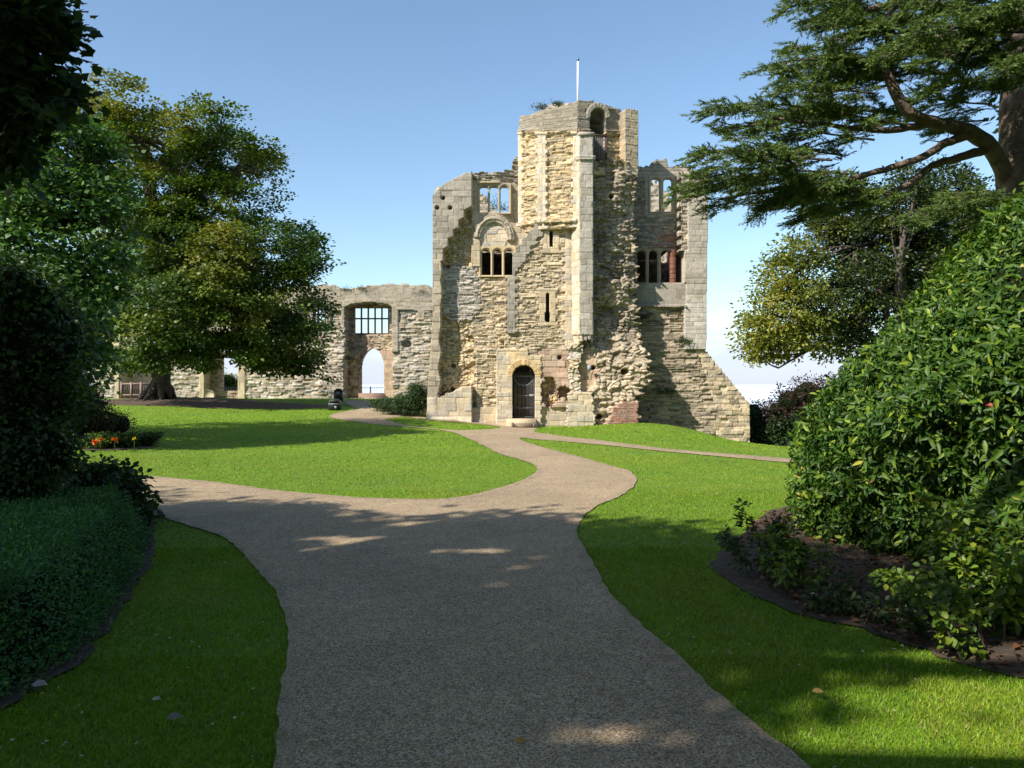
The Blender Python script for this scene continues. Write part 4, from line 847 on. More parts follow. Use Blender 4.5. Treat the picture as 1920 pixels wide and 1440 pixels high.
def shrub(name, loc, label, cat, blobs, per, nleaf, rad, ln, wd, cols, mat, seed, shape='quad', core=.82, flat=.7, group=None, tone=None, zmin=.02, up=.5, shell=.8, stem=None, coremat=None):
    root = empty(name, loc, label, cat, group); P, who = clusters(blobs, per, 0, seed, zmin=zmin, shell=shell)
    P = P[P[:, 2] > T(P[:, 0], P[:, 1]) + .04]
    cen = np.mean([b[0] for b in blobs], 0) - np.array([0, 0, .3])
    a = sprays(P, cen, nleaf, rad, flat, ln, wd, cols, seed, up=up, tone=tone(P) if tone else np.clip(.5 + .3 * rng.normal(size=len(P)), 0, 1))
    leaf_mesh('foliage', *a, root, mat, shape)
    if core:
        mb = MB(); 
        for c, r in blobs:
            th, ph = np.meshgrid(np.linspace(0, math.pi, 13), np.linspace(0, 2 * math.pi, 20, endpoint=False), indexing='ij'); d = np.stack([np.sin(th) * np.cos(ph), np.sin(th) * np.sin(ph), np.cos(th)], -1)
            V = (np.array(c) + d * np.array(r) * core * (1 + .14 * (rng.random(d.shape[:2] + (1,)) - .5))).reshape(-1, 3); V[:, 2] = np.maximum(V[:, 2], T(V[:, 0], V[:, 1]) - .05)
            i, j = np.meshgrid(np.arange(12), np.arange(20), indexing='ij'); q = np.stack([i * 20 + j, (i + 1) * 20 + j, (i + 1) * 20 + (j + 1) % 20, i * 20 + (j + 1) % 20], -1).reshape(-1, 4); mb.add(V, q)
        mb.build('shade_hull', coremat or M_INNER, root)  # closed dark hull, its colour standing for the shade between the leaves
    return root

# --- dark shrubs on the left
sb = [pblob(20, 570, 88, 7.8), pblob(78, 640, 84, 7.8), pblob(40, 760, 96, 8.0), pblob(98, 748, 50, 8.4), pblob(10, 880, 100, 7.6), pblob(85, 850, 55, 7.6), pblob(-90, 650, 120, 7.9), pblob(-120, 850, 120, 7.9)]
shrub('holly_bush', (-6.4, 9.0, 0), 'very dark tall holly bush under the left maple', 'bush', sb, 90, 11, .065, .060, .022, [(.022, .050, .014), (.045, .085, .022), (.08, .14, .03)], M_GLOSS, 41, core=.80, shell=.82)
sb = [pblob(205, 898, 34, 9.3), pblob(165, 925, 45, 9.0), pblob(225, 940, 46, 8.8), pblob(120, 930, 60, 8.8), pblob(245, 915, 22, 9.2), pblob(235, 985, 38, 8.4), pblob(180, 990, 50, 8.4), pblob(60, 950, 60, 8.8)]
shrub('viburnum_bush', (-5.2, 8.9, 0), 'rounded dark green bush at the left path corner, leaves edged with light', 'bush', sb, 130, 9, .055, .078, .027, [(.022, .045, .012), (.04, .075, .016), (.075, .11, .02)], M_GLOSS, 42, 'fold', core=.84, shell=.86)
def low_hedge():
    root = empty('low_hedge', (-4.6, 6, 0), 'knee high clipped feathery green hedge in the left foreground shade', 'hedge')
    n = 46000; hp = np.array(hbp); x0, y0, x1, y1 = -8.5, 3.0, -2.3, 8.3
    P = np.column_stack([rng.uniform(x0, x1, n), rng.uniform(y0, y1, n)]); front = hb[0]
    bx = np.array(hb)[:, 0]; by = np.array(hb)[:, 1]; o = np.argsort(by); edge = np.interp(P[:, 1], by[o], bx[o]) - .08
    k = P[:, 0] < edge; P, edge = P[k], edge[k]; inset = edge - P[:, 0]; k = (P[:, 1] < 8.1 - 0); P, inset = P[k], inset[k]
    vis = P[:, 0] > -P[:, 1] * .70 - .5; P, inset = P[vis], inset[vis]
    h = .44 * sst(-.02, .30, inset) + .07 * fbm(P[:, 0] * 2.5, P[:, 1] * 2.5, 44, 3) + .02; z = T(P[:, 0], P[:, 1])
    side = (inset < .32) & (rng.random(len(P)) < .95); zz = np.where(side, z + h * rng.random(len(P)), z + h * rng.uniform(.82, 1, len(P)))
    C_ = np.column_stack([P, zz])
    a = sprays(C_, (-7, 6, -1), 9, .035, .9, .026, .0095, [(.04, .105, .03), (.065, .17, .044), (.10, .23, .06)], 5, up=.6, droop=-.1, tone=np.clip(.5 + .8 * (fbm(P[:, 0] * 3, P[:, 1] * 3, 6, 3) - .5) * 2, 0, 1))
    leaf_mesh('foliage', *a, root, M_LEAF, 'quad')
    # near-black sheet under the leaves, standing for the hedge's inner shade
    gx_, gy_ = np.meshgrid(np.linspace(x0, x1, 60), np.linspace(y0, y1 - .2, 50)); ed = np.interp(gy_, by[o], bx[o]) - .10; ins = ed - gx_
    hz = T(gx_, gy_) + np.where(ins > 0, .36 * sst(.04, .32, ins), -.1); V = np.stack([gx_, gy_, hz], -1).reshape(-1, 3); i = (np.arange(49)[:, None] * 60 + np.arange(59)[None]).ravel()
    mesh_obj('shade_hull', V, np.stack([i, i + 1, i + 61, i + 60], -1), M_INNER, root)
low_hedge()

# --- the huge laurel on the right
def laurel():
    root = empty('laurel_bush', (6.4, 7.6, 0), 'huge glossy cherry laurel bush filling the right side above its leafy bed', 'bush')
    B = [((6.55, 7.4, .6), (3.66, 3.64, 3.17)), ((5.45, 5.4, .55), (2.38, 2.2, 1.6))]
    P, who = clusters(B, 380, 0, 51, zmin=.05, shell=.95)
    pxx = 960 + P[:, 0] * F / P[:, 1]; pyy = 720 - (P[:, 2] - EYE) * F / P[:, 1]
    lump = fbm(P[:, 0] * .9 + P[:, 1] * .5, P[:, 2] * 1.1 + P[:, 1] * .3, 52, 3)
    keep = ((pxx < 2050) | (rng.random(len(P)) < .25)) & (lump > .10) & ((P[:, 0] * .6 - P[:, 1] * .2 < 4.0) | (rng.random(len(P)) < .3)); P = P[keep]
    c0 = np.array([6.6, 7.8, .9]); n = len(P); nl = 7; i = np.repeat(np.arange(n), nl); outw = nrm(P - c0)
    tw = nrm(outw + rng.normal(0, .6, (n, 3)) + (0, 0, .25)); P = P + outw * (rng.random((n, 1)) ** 3 * .09 - .03); k = np.tile(np.arange(nl), n); al = (k / nl)[:, None]
    base = P[i] + tw[i] * .11 * al + rng.normal(0, .008, (n * nl, 3)); an = k * 2.4 + np.repeat(rng.uniform(0, 6, n), nl)
    a_ = nrm(np.cross(tw, rvec(n)))[i]; b_ = np.cross(tw[i], a_); rad = np.cos(an)[:, None] * a_ + np.sin(an)[:, None] * b_
    D = nrm(rad * .95 + tw[i] * (.15 + .75 * al) - np.array([0, 0, .28])); Nn = nrm(tw[i] * 1.0 - rad * .35 + (0, 0, .35) + rng.normal(0, .2, (n * nl, 3)))
    t = np.clip(.35 * rng.random(n * nl) + .35 * np.repeat(rng.random(n), nl) + .3 * (al[:, 0] > .8), 0, 1)
    c = hsvmix(t, [(.016, .043, .006), (.034, .082, .008), (.078, .142, .012), (.24, .30, .024)]) * rng.uniform(.8, 1.2, (n * nl, 1))
    yel = rng.random(n * nl) < .006; c[yel] = (.32, .30, .04); red = rng.random(n * nl) < .0012; c[red] = (.20, .03, .01)
    s = rng.uniform(.6, 1.3, n * nl); leaf_mesh('foliage', base, D, Nn,   .083 * s, .0150 * s, c, root, M_GLOSS, 'fold')
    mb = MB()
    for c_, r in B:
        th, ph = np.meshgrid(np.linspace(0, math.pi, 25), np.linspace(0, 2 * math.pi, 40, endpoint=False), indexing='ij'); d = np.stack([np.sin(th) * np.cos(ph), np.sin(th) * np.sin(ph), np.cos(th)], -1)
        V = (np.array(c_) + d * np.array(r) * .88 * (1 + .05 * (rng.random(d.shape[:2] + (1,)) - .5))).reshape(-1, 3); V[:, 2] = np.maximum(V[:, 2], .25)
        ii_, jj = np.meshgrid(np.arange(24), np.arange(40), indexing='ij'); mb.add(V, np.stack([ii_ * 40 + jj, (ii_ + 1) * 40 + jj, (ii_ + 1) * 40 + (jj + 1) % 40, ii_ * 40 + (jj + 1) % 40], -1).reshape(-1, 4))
    mb.build('inner_shade_hull', M_INNER, root)  # dark hulls filling the laurel, inner shade put into their colour
    for k in range(14):
        x, y = 4.2 + 3.5 * rng.random(), 5.6 + 4 * rng.random(); MB().tube(curve([(x, y, 0), (x + rng.normal(0, .15), y + rng.normal(0, .15), .4), (x + rng.normal(0, .3), y + rng.normal(0, .3), 1.2)], 8), .025, 6).build('stem', M_BARK, root)
laurel()
def low_plant(name, px, py, h, w, label, cols, mat, seed, ln=.05, wd=.02, n=60, cat='plant', shape='fold', group=None):
    g = G(px, py); root = empty(name, g, label, cat, group); mb = MB(); PP = []; 
    for k in range(max(5, int(w * 22))):
        b_ = g + np.array([rng.normal(0, w * .25), rng.normal(0, w * .25), 0]); b_[2] = T(b_[0], b_[1]); tpt = b_ + np.array([rng.normal(0, w * .35), rng.normal(0, w * .35), h * rng.uniform(.5, 1.05)])
        cc = curve([b_, (b_ + tpt) / 2 + (0, 0, h * .12), tpt], 8); mb.tube(cc, np.linspace(.006, .002, len(cc)), 4, cap=False).build('stem', M_BARK, root); mb = MB(); PP.append(cc[2:])
    PP = np.vstack(PP); P = PP[rng.integers(0, len(PP), n)]
    a = sprays(P, g + (0, 0, h * .3), 5, ln * .6, .7, ln, wd, cols, seed, up=1.0, tone=rng.random(n)); leaf_mesh('foliage', *a, root, mat, shape); return root
YG = [(.05, .10, .014), (.11, .18, .016), (.22, .26, .02)]; DG = [(.03, .055, .014), (.05, .08, .02), (.08, .10, .025)]
low_plant('rose_shrub', 1440, 1085, .50, .40, 'loose olive leaved shrub at the near left foot of the laurel', DG, M_LEAF, 61, .05, .016, 210)
low_plant('bramble', 1490, 1110, .62, .42, 'yellow green bramble catching sun beside the olive shrub', YG, M_LEAF, 62, .048, .017, 170)
low_plant('bramble', 1850, 1195, .78, .75, 'bright leafy bramble sprawling at the bottom right under the laurel', YG, M_LEAF, 63, .05, .019, 520)
low_plant('seedling', 1660, 1178, .26, .35, 'low green sprig on the litter in front of the darkest laurel foliage', DG, M_LEAF, 67, .045, .016, 70)
low_plant('seedling', 1560, 1150, .24, .35, 'small green seedlings by the cream leaf in the laurel bed', DG, M_LEAF, 64, .045, .016, 70)
low_plant('seedling', 1818, 1230, .16, .22, 'lone light green seedling at the lawn edge right of the dark bed', YG, M_LEAF, 65, .05, .018, 24)
low_plant('seedling', 1770, 1160, .30, .3, 'pale green seedling between the laurel shade and the bright bramble', DG, M_LEAF, 66, .045, .016, 60)

# --- cedar
def cedar():
    root = empty('cedar_tree', (8.2, 12, 0), 'cedar with bare curving limbs and flat needle sprays at upper right', 'tree')
    mb = MB(); tr = curve([P3(1905, 800, 12), P3(1905, 560, 12), P3(1910, 350, 12), P3(1916, 220, 12), P3(1920, 50, 12), P3(1925, -150, 12)], 24); mb.tube(tr, np.interp(np.linspace(0, 1, len(tr)), [0, .3, 1], [.42, .34, .26]), 12, .14)
    tr0 = curve([(8.0, 12, -.4), (8.0, 12, .8), tr[0]], 6); mb.tube(tr0, np.linspace(.62, .5, len(tr0)), 12, .12)
    limbs = [([(1890, 345, 12), (1868, 292, 11.8), (1838, 258, 11.6), (1795, 240, 11.4), (1745, 228, 11.2), (1700, 208, 11), (1675, 165, 11), (1655, 118, 11), (1640, 95, 11)], .135, .05),
             ([(1690, 195, 11), (1668, 140, 11.1), (1668, 60, 11.1), (1672, -30, 11.1)], .08, .05),
             ([(1825, 250, 11.5), (1775, 268, 11.3), (1725, 296, 11.1), (1660, 318, 11), (1590, 336, 10.8)], .07, .038), ([(1848, 280, 11.7), (1790, 298, 11.6), (1745, 312, 11.5), (1705, 345, 11.4), (1660, 365, 11.2)], .07, .035),
             ([(1745, 232, 11.2), (1660, 244, 11), (1560, 235, 10.8), (1450, 222, 10.6)], .06, .02), ([(1900, 60, 12), (1800, 20, 11.6), (1700, 10, 11.2), (1600, 20, 11)], .12, .04)]
    for pts, r0, r1 in limbs: cc = curve([P3(*p) for p in pts], 24, .006); mb.tube(cc, np.linspace(r0, r1, len(cc)), 8, .14)
    for k in range(26):      # dead snags
        l = limbs[rng.integers(0, 4)][0]; j = rng.integers(1, len(l)); a = P3(*l[j]); mb.tube([a, a + rng.normal(0, .12, 3) + (0, 0, .02)], [.014, .005], 4)
    mb.build('trunk', M_CEDARBARK, root, smooth=True)
    # flat plates of foliage: (start px, end px, depth at each, half width m, density)
    plates = [((1700, -20, 11), (1465, 5, 10.6), .75), ((1720, 60, 11.2), (1500, 45, 10.5), .8), ((1700, 110, 11), (1405, 118, 10.3), .85), ((1690, 150, 11.3), (1445, 150, 10.8), .8), ((1640, 175, 10.6), (1450, 168, 10.2), .6),
              ((1700, 235, 11), (1312, 192, 10.2), .85), ((1640, 262, 10.6), (1345, 232, 10.4), .7), ((1720, 215, 11.8), (1420, 215, 11.6), .9), ((1560, 300, 10.2), (1300, 283, 9.6), .7), ((1500, 310, 9.8), (1370, 262, 9.4), .5),
              ((1600, 345, 10.8), (1268, 345, 9.8), .85), ((1560, 365, 10.6), (1330, 375, 10), .7), ((1590, 325, 10), (1290, 318, 9.5), .7), ((1640, 360, 11.2), (1400, 395, 10.6), .7), ((1660, 380, 11.2), (1490, 405, 10.6), .7), ((1700, 372, 11), (1480, 340, 10.2), .7),
              ((1760, 30, 11.6), (1560, 70, 10.4), .8), ((1850, 60, 11), (1640, 95, 9.8), .9), ((1920, 60, 10.6), (1700, 50, 9.6), .9), ((1950, 110, 11), (1740, 95, 9.6), .9), ((1800, 140, 11.6), (1600, 135, 11), .8), ((1880, 160, 11), (1720, 165, 10), .7), ((1860, 195, 12.6), (1690, 190, 12.4), .8), ((1960, 150, 10.5), (1850, 120, 9.6), .7),
              ((1900, 10, 11), (1700, -10, 10), 1.0), ((1990, 30, 10.5), (1830, 20, 9.5), 1.0), ((1850, 225, 12.8), (1740, 245, 12.4), .7), ((1990, 400, 11), (1700, 395, 10), .7), ((1960, 380, 10.5), (1755, 378, 9.8), .6), ((1990, 425, 11), (1790, 425, 10.5), .7), ((1620, 90, 12), (1480, 90, 12), .9), ((1700, 30, 12.4), (1500, 20, 12.4), 1.0), ((1610, 200, 12), (1500, 190, 12), .8), ((1580, 290, 11.2), (1450, 270, 11), .7), ((1800, 100, 12.8), (1650, 90, 12.6), 1.0), ((1900, 110, 13.3), (1760, 60, 13), 1.1)]
    BP = []; BD = []; tw = MB()
    for (a, b_, wdt) in plates:
        A, B_ = P3(*a), P3(*b_); ax = B_ - A; Ln = np.linalg.norm(ax); sag = rng.uniform(.02, .07) * Ln; t = np.linspace(0, 1, 20)[:, None]
        sp = A + ax * t + np.array([0, 0, 1.]) * (sag * np.sin(t * math.pi) - .05 * Ln * t ** 3) + np.array([0, .12, 0]) * np.sin(t * 5); tw.tube(sp, np.linspace(.018, .004, 20), 5, cap=False)
        dirx = nrm(ax * np.array([1, 1, .5])); side = nrm(np.cross(dirx, (0, 0, 1)))
        m = int(Ln * 22)
        for k in range(m):
            u = rng.uniform(.02, 1); p = sp[min(19, int(u * 19))] + rng.normal(0, .02, 3) + np.array([0, 0, rng.uniform(-.10, .06)]); sg = rng.choice([-1, 1]); l = wdt * rng.uniform(.35, 1) * (1 - .68 * u) * (.45 + .55 * min(1, u * 4))
            d = nrm(dirx * rng.uniform(.5, 1.2) + side * sg * rng.uniform(.35, 1) + np.array([0, 0, rng.uniform(-.12, .18)])); q = int(max(3, l / .055))
            tt = np.linspace(0, 1, q)[:, None]; br = p + d * l * tt - np.array([0, 0, .16]) * l * tt ** 2
            tw.tube(br, np.linspace(.008, .003, q), 3, cap=False)
            for x in br[1:]:
                for _ in range(3):
                    td = nrm(d * rng.uniform(.5, 1.1) + rvec(1)[0] * np.array([.75, .75, .22]) - np.array([0, 0, rng.uniform(-.06, .34)])); tl = rng.uniform(.08, .22); nn_ = int(tl / .02)
                    BP.append(x + td * (np.arange(nn_)[:, None] * .02)); BD.append(np.tile(td, (nn_, 1)))
    tw.build('branch', M_BARK, root); BP = np.vstack(BP); BD = np.vstack(BD); n = len(BP); k = 3; i = np.repeat(np.arange(n), k)
    D = nrm(BD[i] * 1.0 + rvec(n * k) * .6 + (0, 0, .15)); P = BP[i] + rng.normal(0, .006, (n * k, 3))
    c = hsvmix(rng.random(n * k) * .5 + .5 * np.repeat(rng.random(n), k), [(.05, .095, .028), (.095, .155, .036), (.24, .29, .05)])
    print('needles', n * k); leaf_mesh('crown', P, D, rvec(n * k), rng.uniform(.032, .055, n * k), rng.uniform(.0045, .0070, n * k), c, root, M_NEEDLE, 'blade')
cedar()
def cedar_shade_crown():  # unseen leaf masses overhead, added to block sky light
    S = [((x + rng.normal(0, .5), y, z), (2.3, 2.0, 1.0)) for x in (2.5, 6, 9.5, 13) for y in (1, 4.5, 8) for z in (13.2,)] + [((x, y, z), (2.2, 2.2, 1.3)) for x in (10.5, 13) for y in (4, 8, 12) for z in (6, 9)] + [((x, 12.5, 13.5), (2, 2, 1)) for x in (7, 10)]
    root = bpy.data.objects['cedar_tree']; P, who = clusters(S, 5, 0, 16, shell=.3); a = sprays(P, (8, 9, 8), 20, .3, .3, .16, .05, GREENS[:2], 8, tone=rng.random(len(P))); leaf_mesh('unseen_shade_crown', *a, root, M_LEAF, 'quad')
cedar_shade_crown()

# --- trees and shrubs beyond the right of the gatehouse
def right_tree():
    root = empty('ash_tree', (13.6, 27, T(13.6, 27)), 'olive and gold leaved tree behind the laurel, right of the buttress', 'tree')
    B = [(1470, 520, 42, 27), (1435, 620, 45, 26), (1420, 655, 30, 26), (1480, 590, 62, 26), (1530, 440, 50, 28), (1510, 500, 60, 27), (1590, 400, 70, 28), (1600, 480, 80, 27), (1560, 560, 80, 26), (1500, 650, 50, 26), (1460, 690, 26, 26), (1690, 400, 80, 28), (1680, 480, 90, 28), (1640, 560, 80, 28), (1590, 640, 50, 27), (1760, 360, 60, 29), (1790, 430, 80, 29), (1740, 520, 80, 28), (1720, 350, 50, 27)]
    bl = [pblob(x, y, r, d) for x, y, r, d in B]; P, who = clusters(bl, 2.9, .30, 15, shell=.45); P, pt = pads(P, who, 7, .5, .28, 3); pxx = 960 + P[:, 0] * F / P[:, 1]; pyy = 720 - (P[:, 2] - EYE) * F / P[:, 1]
    tone = .72 - .55 * sst(1440, 1640, pxx - (pyy - 560) * .25) + .55 * (fbm(pxx / 30, pyy / 30, 71, 3) - .5)  # tone falls off from the left, painting the sunny side into the leaves
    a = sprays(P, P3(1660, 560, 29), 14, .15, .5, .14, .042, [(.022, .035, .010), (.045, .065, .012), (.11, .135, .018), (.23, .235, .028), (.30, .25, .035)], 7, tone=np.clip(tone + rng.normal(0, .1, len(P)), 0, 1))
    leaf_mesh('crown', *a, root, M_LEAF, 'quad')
    g = np.array([13.6, 27, T(13.6, 27)]); limb_tree(root, [g - (0, 0, .3), g + (0, 0, 2), P3(1690, 560, 27.5), P3(1680, 400, 28)], [P3(x, y, d) for x, y, r, d in B], .35, M_BARK, sub=6, tips=P, twig=.012)
right_tree()
sb = [pblob(1440, 800, 42, 36), pblob(1425, 835, 36, 36), pblob(1490, 800, 55, 37), pblob(1475, 850, 50, 36), pblob(1540, 800, 70, 38)]
shrub('yew_bush', P3(1460, 870, 36.5), 'low dark bush just right of the buttress foot', 'bush', sb, 16, 12, .16, .12, .04, DARKS, M_LEAF, 72, zmin=-4, core=.85)
sb = [pblob(1412, 772, 18, 37), pblob(1418, 795, 24, 37), pblob(1400, 800, 22, 37.5)]
shrub('laurel_sapling', P3(1412, 860, 37), 'lighter green bush peeping past the buttress edge', 'bush', sb, 16, 12, .14, .12, .04, GREENS[:3], M_LEAF, 73, zmin=-4, core=.8)
sb = [pblob(1480, 752, 26, 33), pblob(1515, 742, 34, 33), pblob(1455, 768, 16, 33), pblob(1560, 760, 50, 34)]
shrub('copper_shrub', P3(1500, 880, 33.5), 'dark purple copper leaved shrub above the low dark bush', 'bush', sb, 18, 12, .15, .11, .035, [(.03, .015, .016), (.06, .028, .026), (.10, .05, .04)], M_LEAF, 74, zmin=-4, core=.78)
sb = [pblob(1530, 880, 60, 24), pblob(1620, 850, 80, 24)]
shrub('box_bush', P3(1550, 900, 24), 'dark clump of bush half hidden behind the far side of the laurel', 'bush', sb, 16, 12, .14, .11, .04, DARKS, M_LEAF, 75, zmin=-2, core=.8)
# --- creeping shrub and others beside the gatehouse
sb = [(P3(740, 762, 36), (.75, .8, .3)), (P3(765, 758, 35), (.7, .8, .42)), (P3(785, 748, 34.5), (.45, .7, .55)), (P3(722, 757, 38), (.6, .8, .25)), (P3(782, 735, 34.5), (.32, .5, .38))]
shrub('creeping_juniper', G(755, 775), 'spreading dark green shrub beside the slope left of the gatehouse', 'bush', sb, 60, 12, .08, .08, .02, DARKS, M_LEAF, 76, zmin=0, core=.84)
sb = [(P3(424, 716, 64), (1.1, .9, .75)), (P3(440, 725, 64), (.9, .8, .6)), (P3(412, 725, 64), (.7, .8, .5))]
shrub('young_tree', P3(424, 735, 64), 'sunlit green treetop seen through the gap in the curtain wall', 'bush', sb, 16, 12, .14, .11, .045, [(.07, .11, .02), (.12, .16, .03), (.16, .2, .03)], M_LEAF, 77, core=.8)
sb = [(P3(200, 793, 23), (.5, .5, .42)), (P3(225, 796, 23), (.33, .4, .32)), (P3(175, 788, 23), (.45, .5, .44)), (P3(150, 800, 23), (.45, .5, .35))]
shrub('berberis_bush', G(195, 825), 'bronze tipped dark shrub behind the marigolds', 'bush', sb, 60, 10, .08, .055, .02, [(.02, .03, .012), (.05, .06, .018), (.12, .08, .03)], M_LEAF, 78, zmin=0, core=.8)
sb = [(P3(160, 745, 24), (.5, .5, .45)), (P3(180, 760, 24), (.3, .4, .25)), (P3(140, 770, 24), (.5, .5, .5))]
shrub('elder_bush', G(160, 795), 'dark arching shrub beside the left edge of the far lawn', 'bush', sb, 40, 10, .10, .08, .03, DARKS, M_LEAF, 79, zmin=0, core=.75)
# flower border
def border():
    pts = [(150, 826), (200, 820), (270, 820), (298, 831), (285, 841), (220, 845), (150, 845)]
    W_ = [tuple(p[:2]) for p in G(*np.array(pts, float).T)]; o, poly, _ = cdt_sheet('border_soil', W_, [], M_SOIL, .014, .15, .02, .4); tag(o, kind='structure')
    k = 0
    lab = ['yellow green leaves', 'mixed straggly leaves', 'pale leaves', 'small rounded leaves']
    for j, (px, py, h, cols) in enumerate([(165, 841, .30, YG), (182, 841, .34, YG), (200, 841, .34, YG), (214, 840, .38, YG), (228, 840, .34, DG), (242, 839, .34, YG), (256, 838, .36, YG), (270, 837, .36, DG), (283, 836, .32, YG)]):
        low_plant('bedding_plant', px, py, h, .46, ['leftmost', 'second', 'third', 'fourth and tallest', 'fifth', 'sixth', 'seventh', 'eighth', 'rightmost'][j] + ' bedding plant in the small border, counting from the left', cols, M_LEAF, 80 + j,   .06, .026, 170, group='bedding plants in the small border', shape='quad')
    fm = simple('marigold_petals', (.75, .17, .01), .6, 40, .15); fy = simple('yellow_petals', (.70, .55, .02), .6, 40, .15)
    for j, (px, py, r, m, lb) in enumerate([(178, 829, .085, fm, 'largest orange marigold, at the left of the small border'), (189, 824, .06, fm, 'small orange marigold beside the largest one'), (215, 825, .085, fm, 'orange marigold in the middle of the small border'), (252, 823, .055, fy, 'small yellow flower in the right half of the border'), (140, 813, .05, fy, 'yellow flower apart from the border, by the dark bush')]):
        c = P3(px, py, 18.0); root = empty('marigold' if m is fm else 'yellow_flower', c, lb, 'flower'); n = 46; d = nrm(rvec(n) * (1, 1, .6) + (0, -.1, .3)); V = []; 
        a = np.tile(c, (n, 1)); leaf_mesh('petals', a, d, nrm(rvec(n) + (0, 0, 1)), np.full(n, r), np.full(n, r * .3), np.tile((.7, .17, .01), (n, 1)), root, m, 'quad')
        MB().tube([(c[0], c[1], T(c[0], c[1])), c], .006, 4).build('stem', M_LEAF2, root)
M_LEAF2 = simple('plant_stem', (.05, .09, .02), .7)
border()
grass_blades()
# ------------------------------------------------------------ small things
def flagpole():
    b = P3(1083.5, 190, 30.75); root = empty('flagpole', b - (0, 0, .3), 'slim white flagpole on top of the stair turret', 'flagpole')
    MB().tube([b - (0, 0, .4), b + (0, 0, 1.6)], [.045, .036], 10).build('pole', M_WHITE, root)
    m = MB(); m.tube([b + (0, 0, 1.6), b + (0, 0, 1.63), b + (0, 0, 1.68), b + (0, 0, 1.73), b + (0, 0, 1.76)], [.02, .05, .06, .045, .01], 10).build('finial', simple('blue_finial', (.10, .17, .35), .3, 20, .1, .5), root)
flagpole()
def railing(name, x0, x1, Y, z0, h, step, label, mat, post=2.0, fat=.014):
    root = empty(name, ((x0 + x1) / 2, Y, z0), label, 'railing'); mb = MB()
    for x in np.arange(x0, x1, step): mb.tube([(x, Y, z0), (x, Y, z0 + h)], fat, 4)
    mb.build('bars', mat, root); r = MB()
    for z in (z0 + h * .93, z0 + .1): r.box((x0, Y - .02, z - .02), (x1, Y + .02, z + .02))
    r.build('rail', mat, root)
    for x in np.arange(x0, x1 + .1, post): MB().box((x - .035, Y - .035, z0), (x + .035, Y + .035, z0 + h + .06)).build('post', mat, root)
railing('terrace_railing', px2x(120, 60.2), px2x(760, 60.2), 60.2, .35, 1.02, .13, 'long pale metal railing on the terrace beyond the curtain wall openings', M_PALERAIL)
def wood_fence():
    Y = 56.6; x0, x1 = px2x(228, Y), px2x(283, Y); z0 = py2z(743, Y); root = empty('wooden_fence', ((x0 + x1) / 2, Y, z0), 'faded pinkish slatted wooden fence across the wall bay', 'fence')
    for x in np.linspace(x0, x1, 4): MB().box((x - .07, Y - .07, z0 - .1), (x + .07, Y + .07, z0 + 1.05)).build('post', M_PINKWOOD, root)
    m = MB(); m.box((x0, Y - .05, z0 + .86), (x1, Y + .05, z0 + .98)).box((x0, Y - .05, z0 + .06), (x1, Y + .05, z0 + .15)).build('rail', M_PINKWOOD, root); m = MB()
    for x in np.arange(x0 + .1, x1, .14): m.box((x - .03, Y - .02, z0 + .1), (x + .03, Y + .02, z0 + .9))
    m.build('slats', M_DARKWOOD, root)
wood_fence()
def stair_parapet():
    Y = 55.5; root = empty('sloping_handwall', P3(392, 742, Y), 'short sloping pale stone handwall at the foot of the wall gap', 'wall'); mb = MB(); xs_, ys_ = (384, 394, 401, 401, 384), (731, 732, 738, 745, 745)
    V = [P3(x, y, Y) for x, y in zip(xs_, ys_)] + [P3(x, y, Y) + (0, .35, 0) for x, y in zip(xs_, ys_)]; n = 5
    mb.add(V, [[i, (i + 1) % n, n + (i + 1) % n, n + i] for i in range(n)], [[0, 1, 2], [0, 2, 3], [0, 3, 4], [5, 7, 6], [5, 8, 7], [5, 9, 8]]); mb.build('wall', M_STONE, root, col=np.tile(BUFF * .8, (mb.n, 1)))
stair_parapet()
def low_wall():
    root = empty('sloping_wall', G(790, 780), 'low sloping grey stone wall running down beside the juniper to the gatehouse corner', 'wall')
    def fn(px, py, u, v):
        D = ash(u, v, 190, GREY, BUFF, (.14, .2), (.25, .4)); top = np.interp(u, [0, .25, 1.9], [.50, .52, 1.35]); return D[0], D[1], v < top
    a = np.array(G(782, 777)[:2]); slab('wall', (a[0], a[1], .0), math.radians(40), 1.1, 1.5, .03, fn, .3, root)
low_wall()
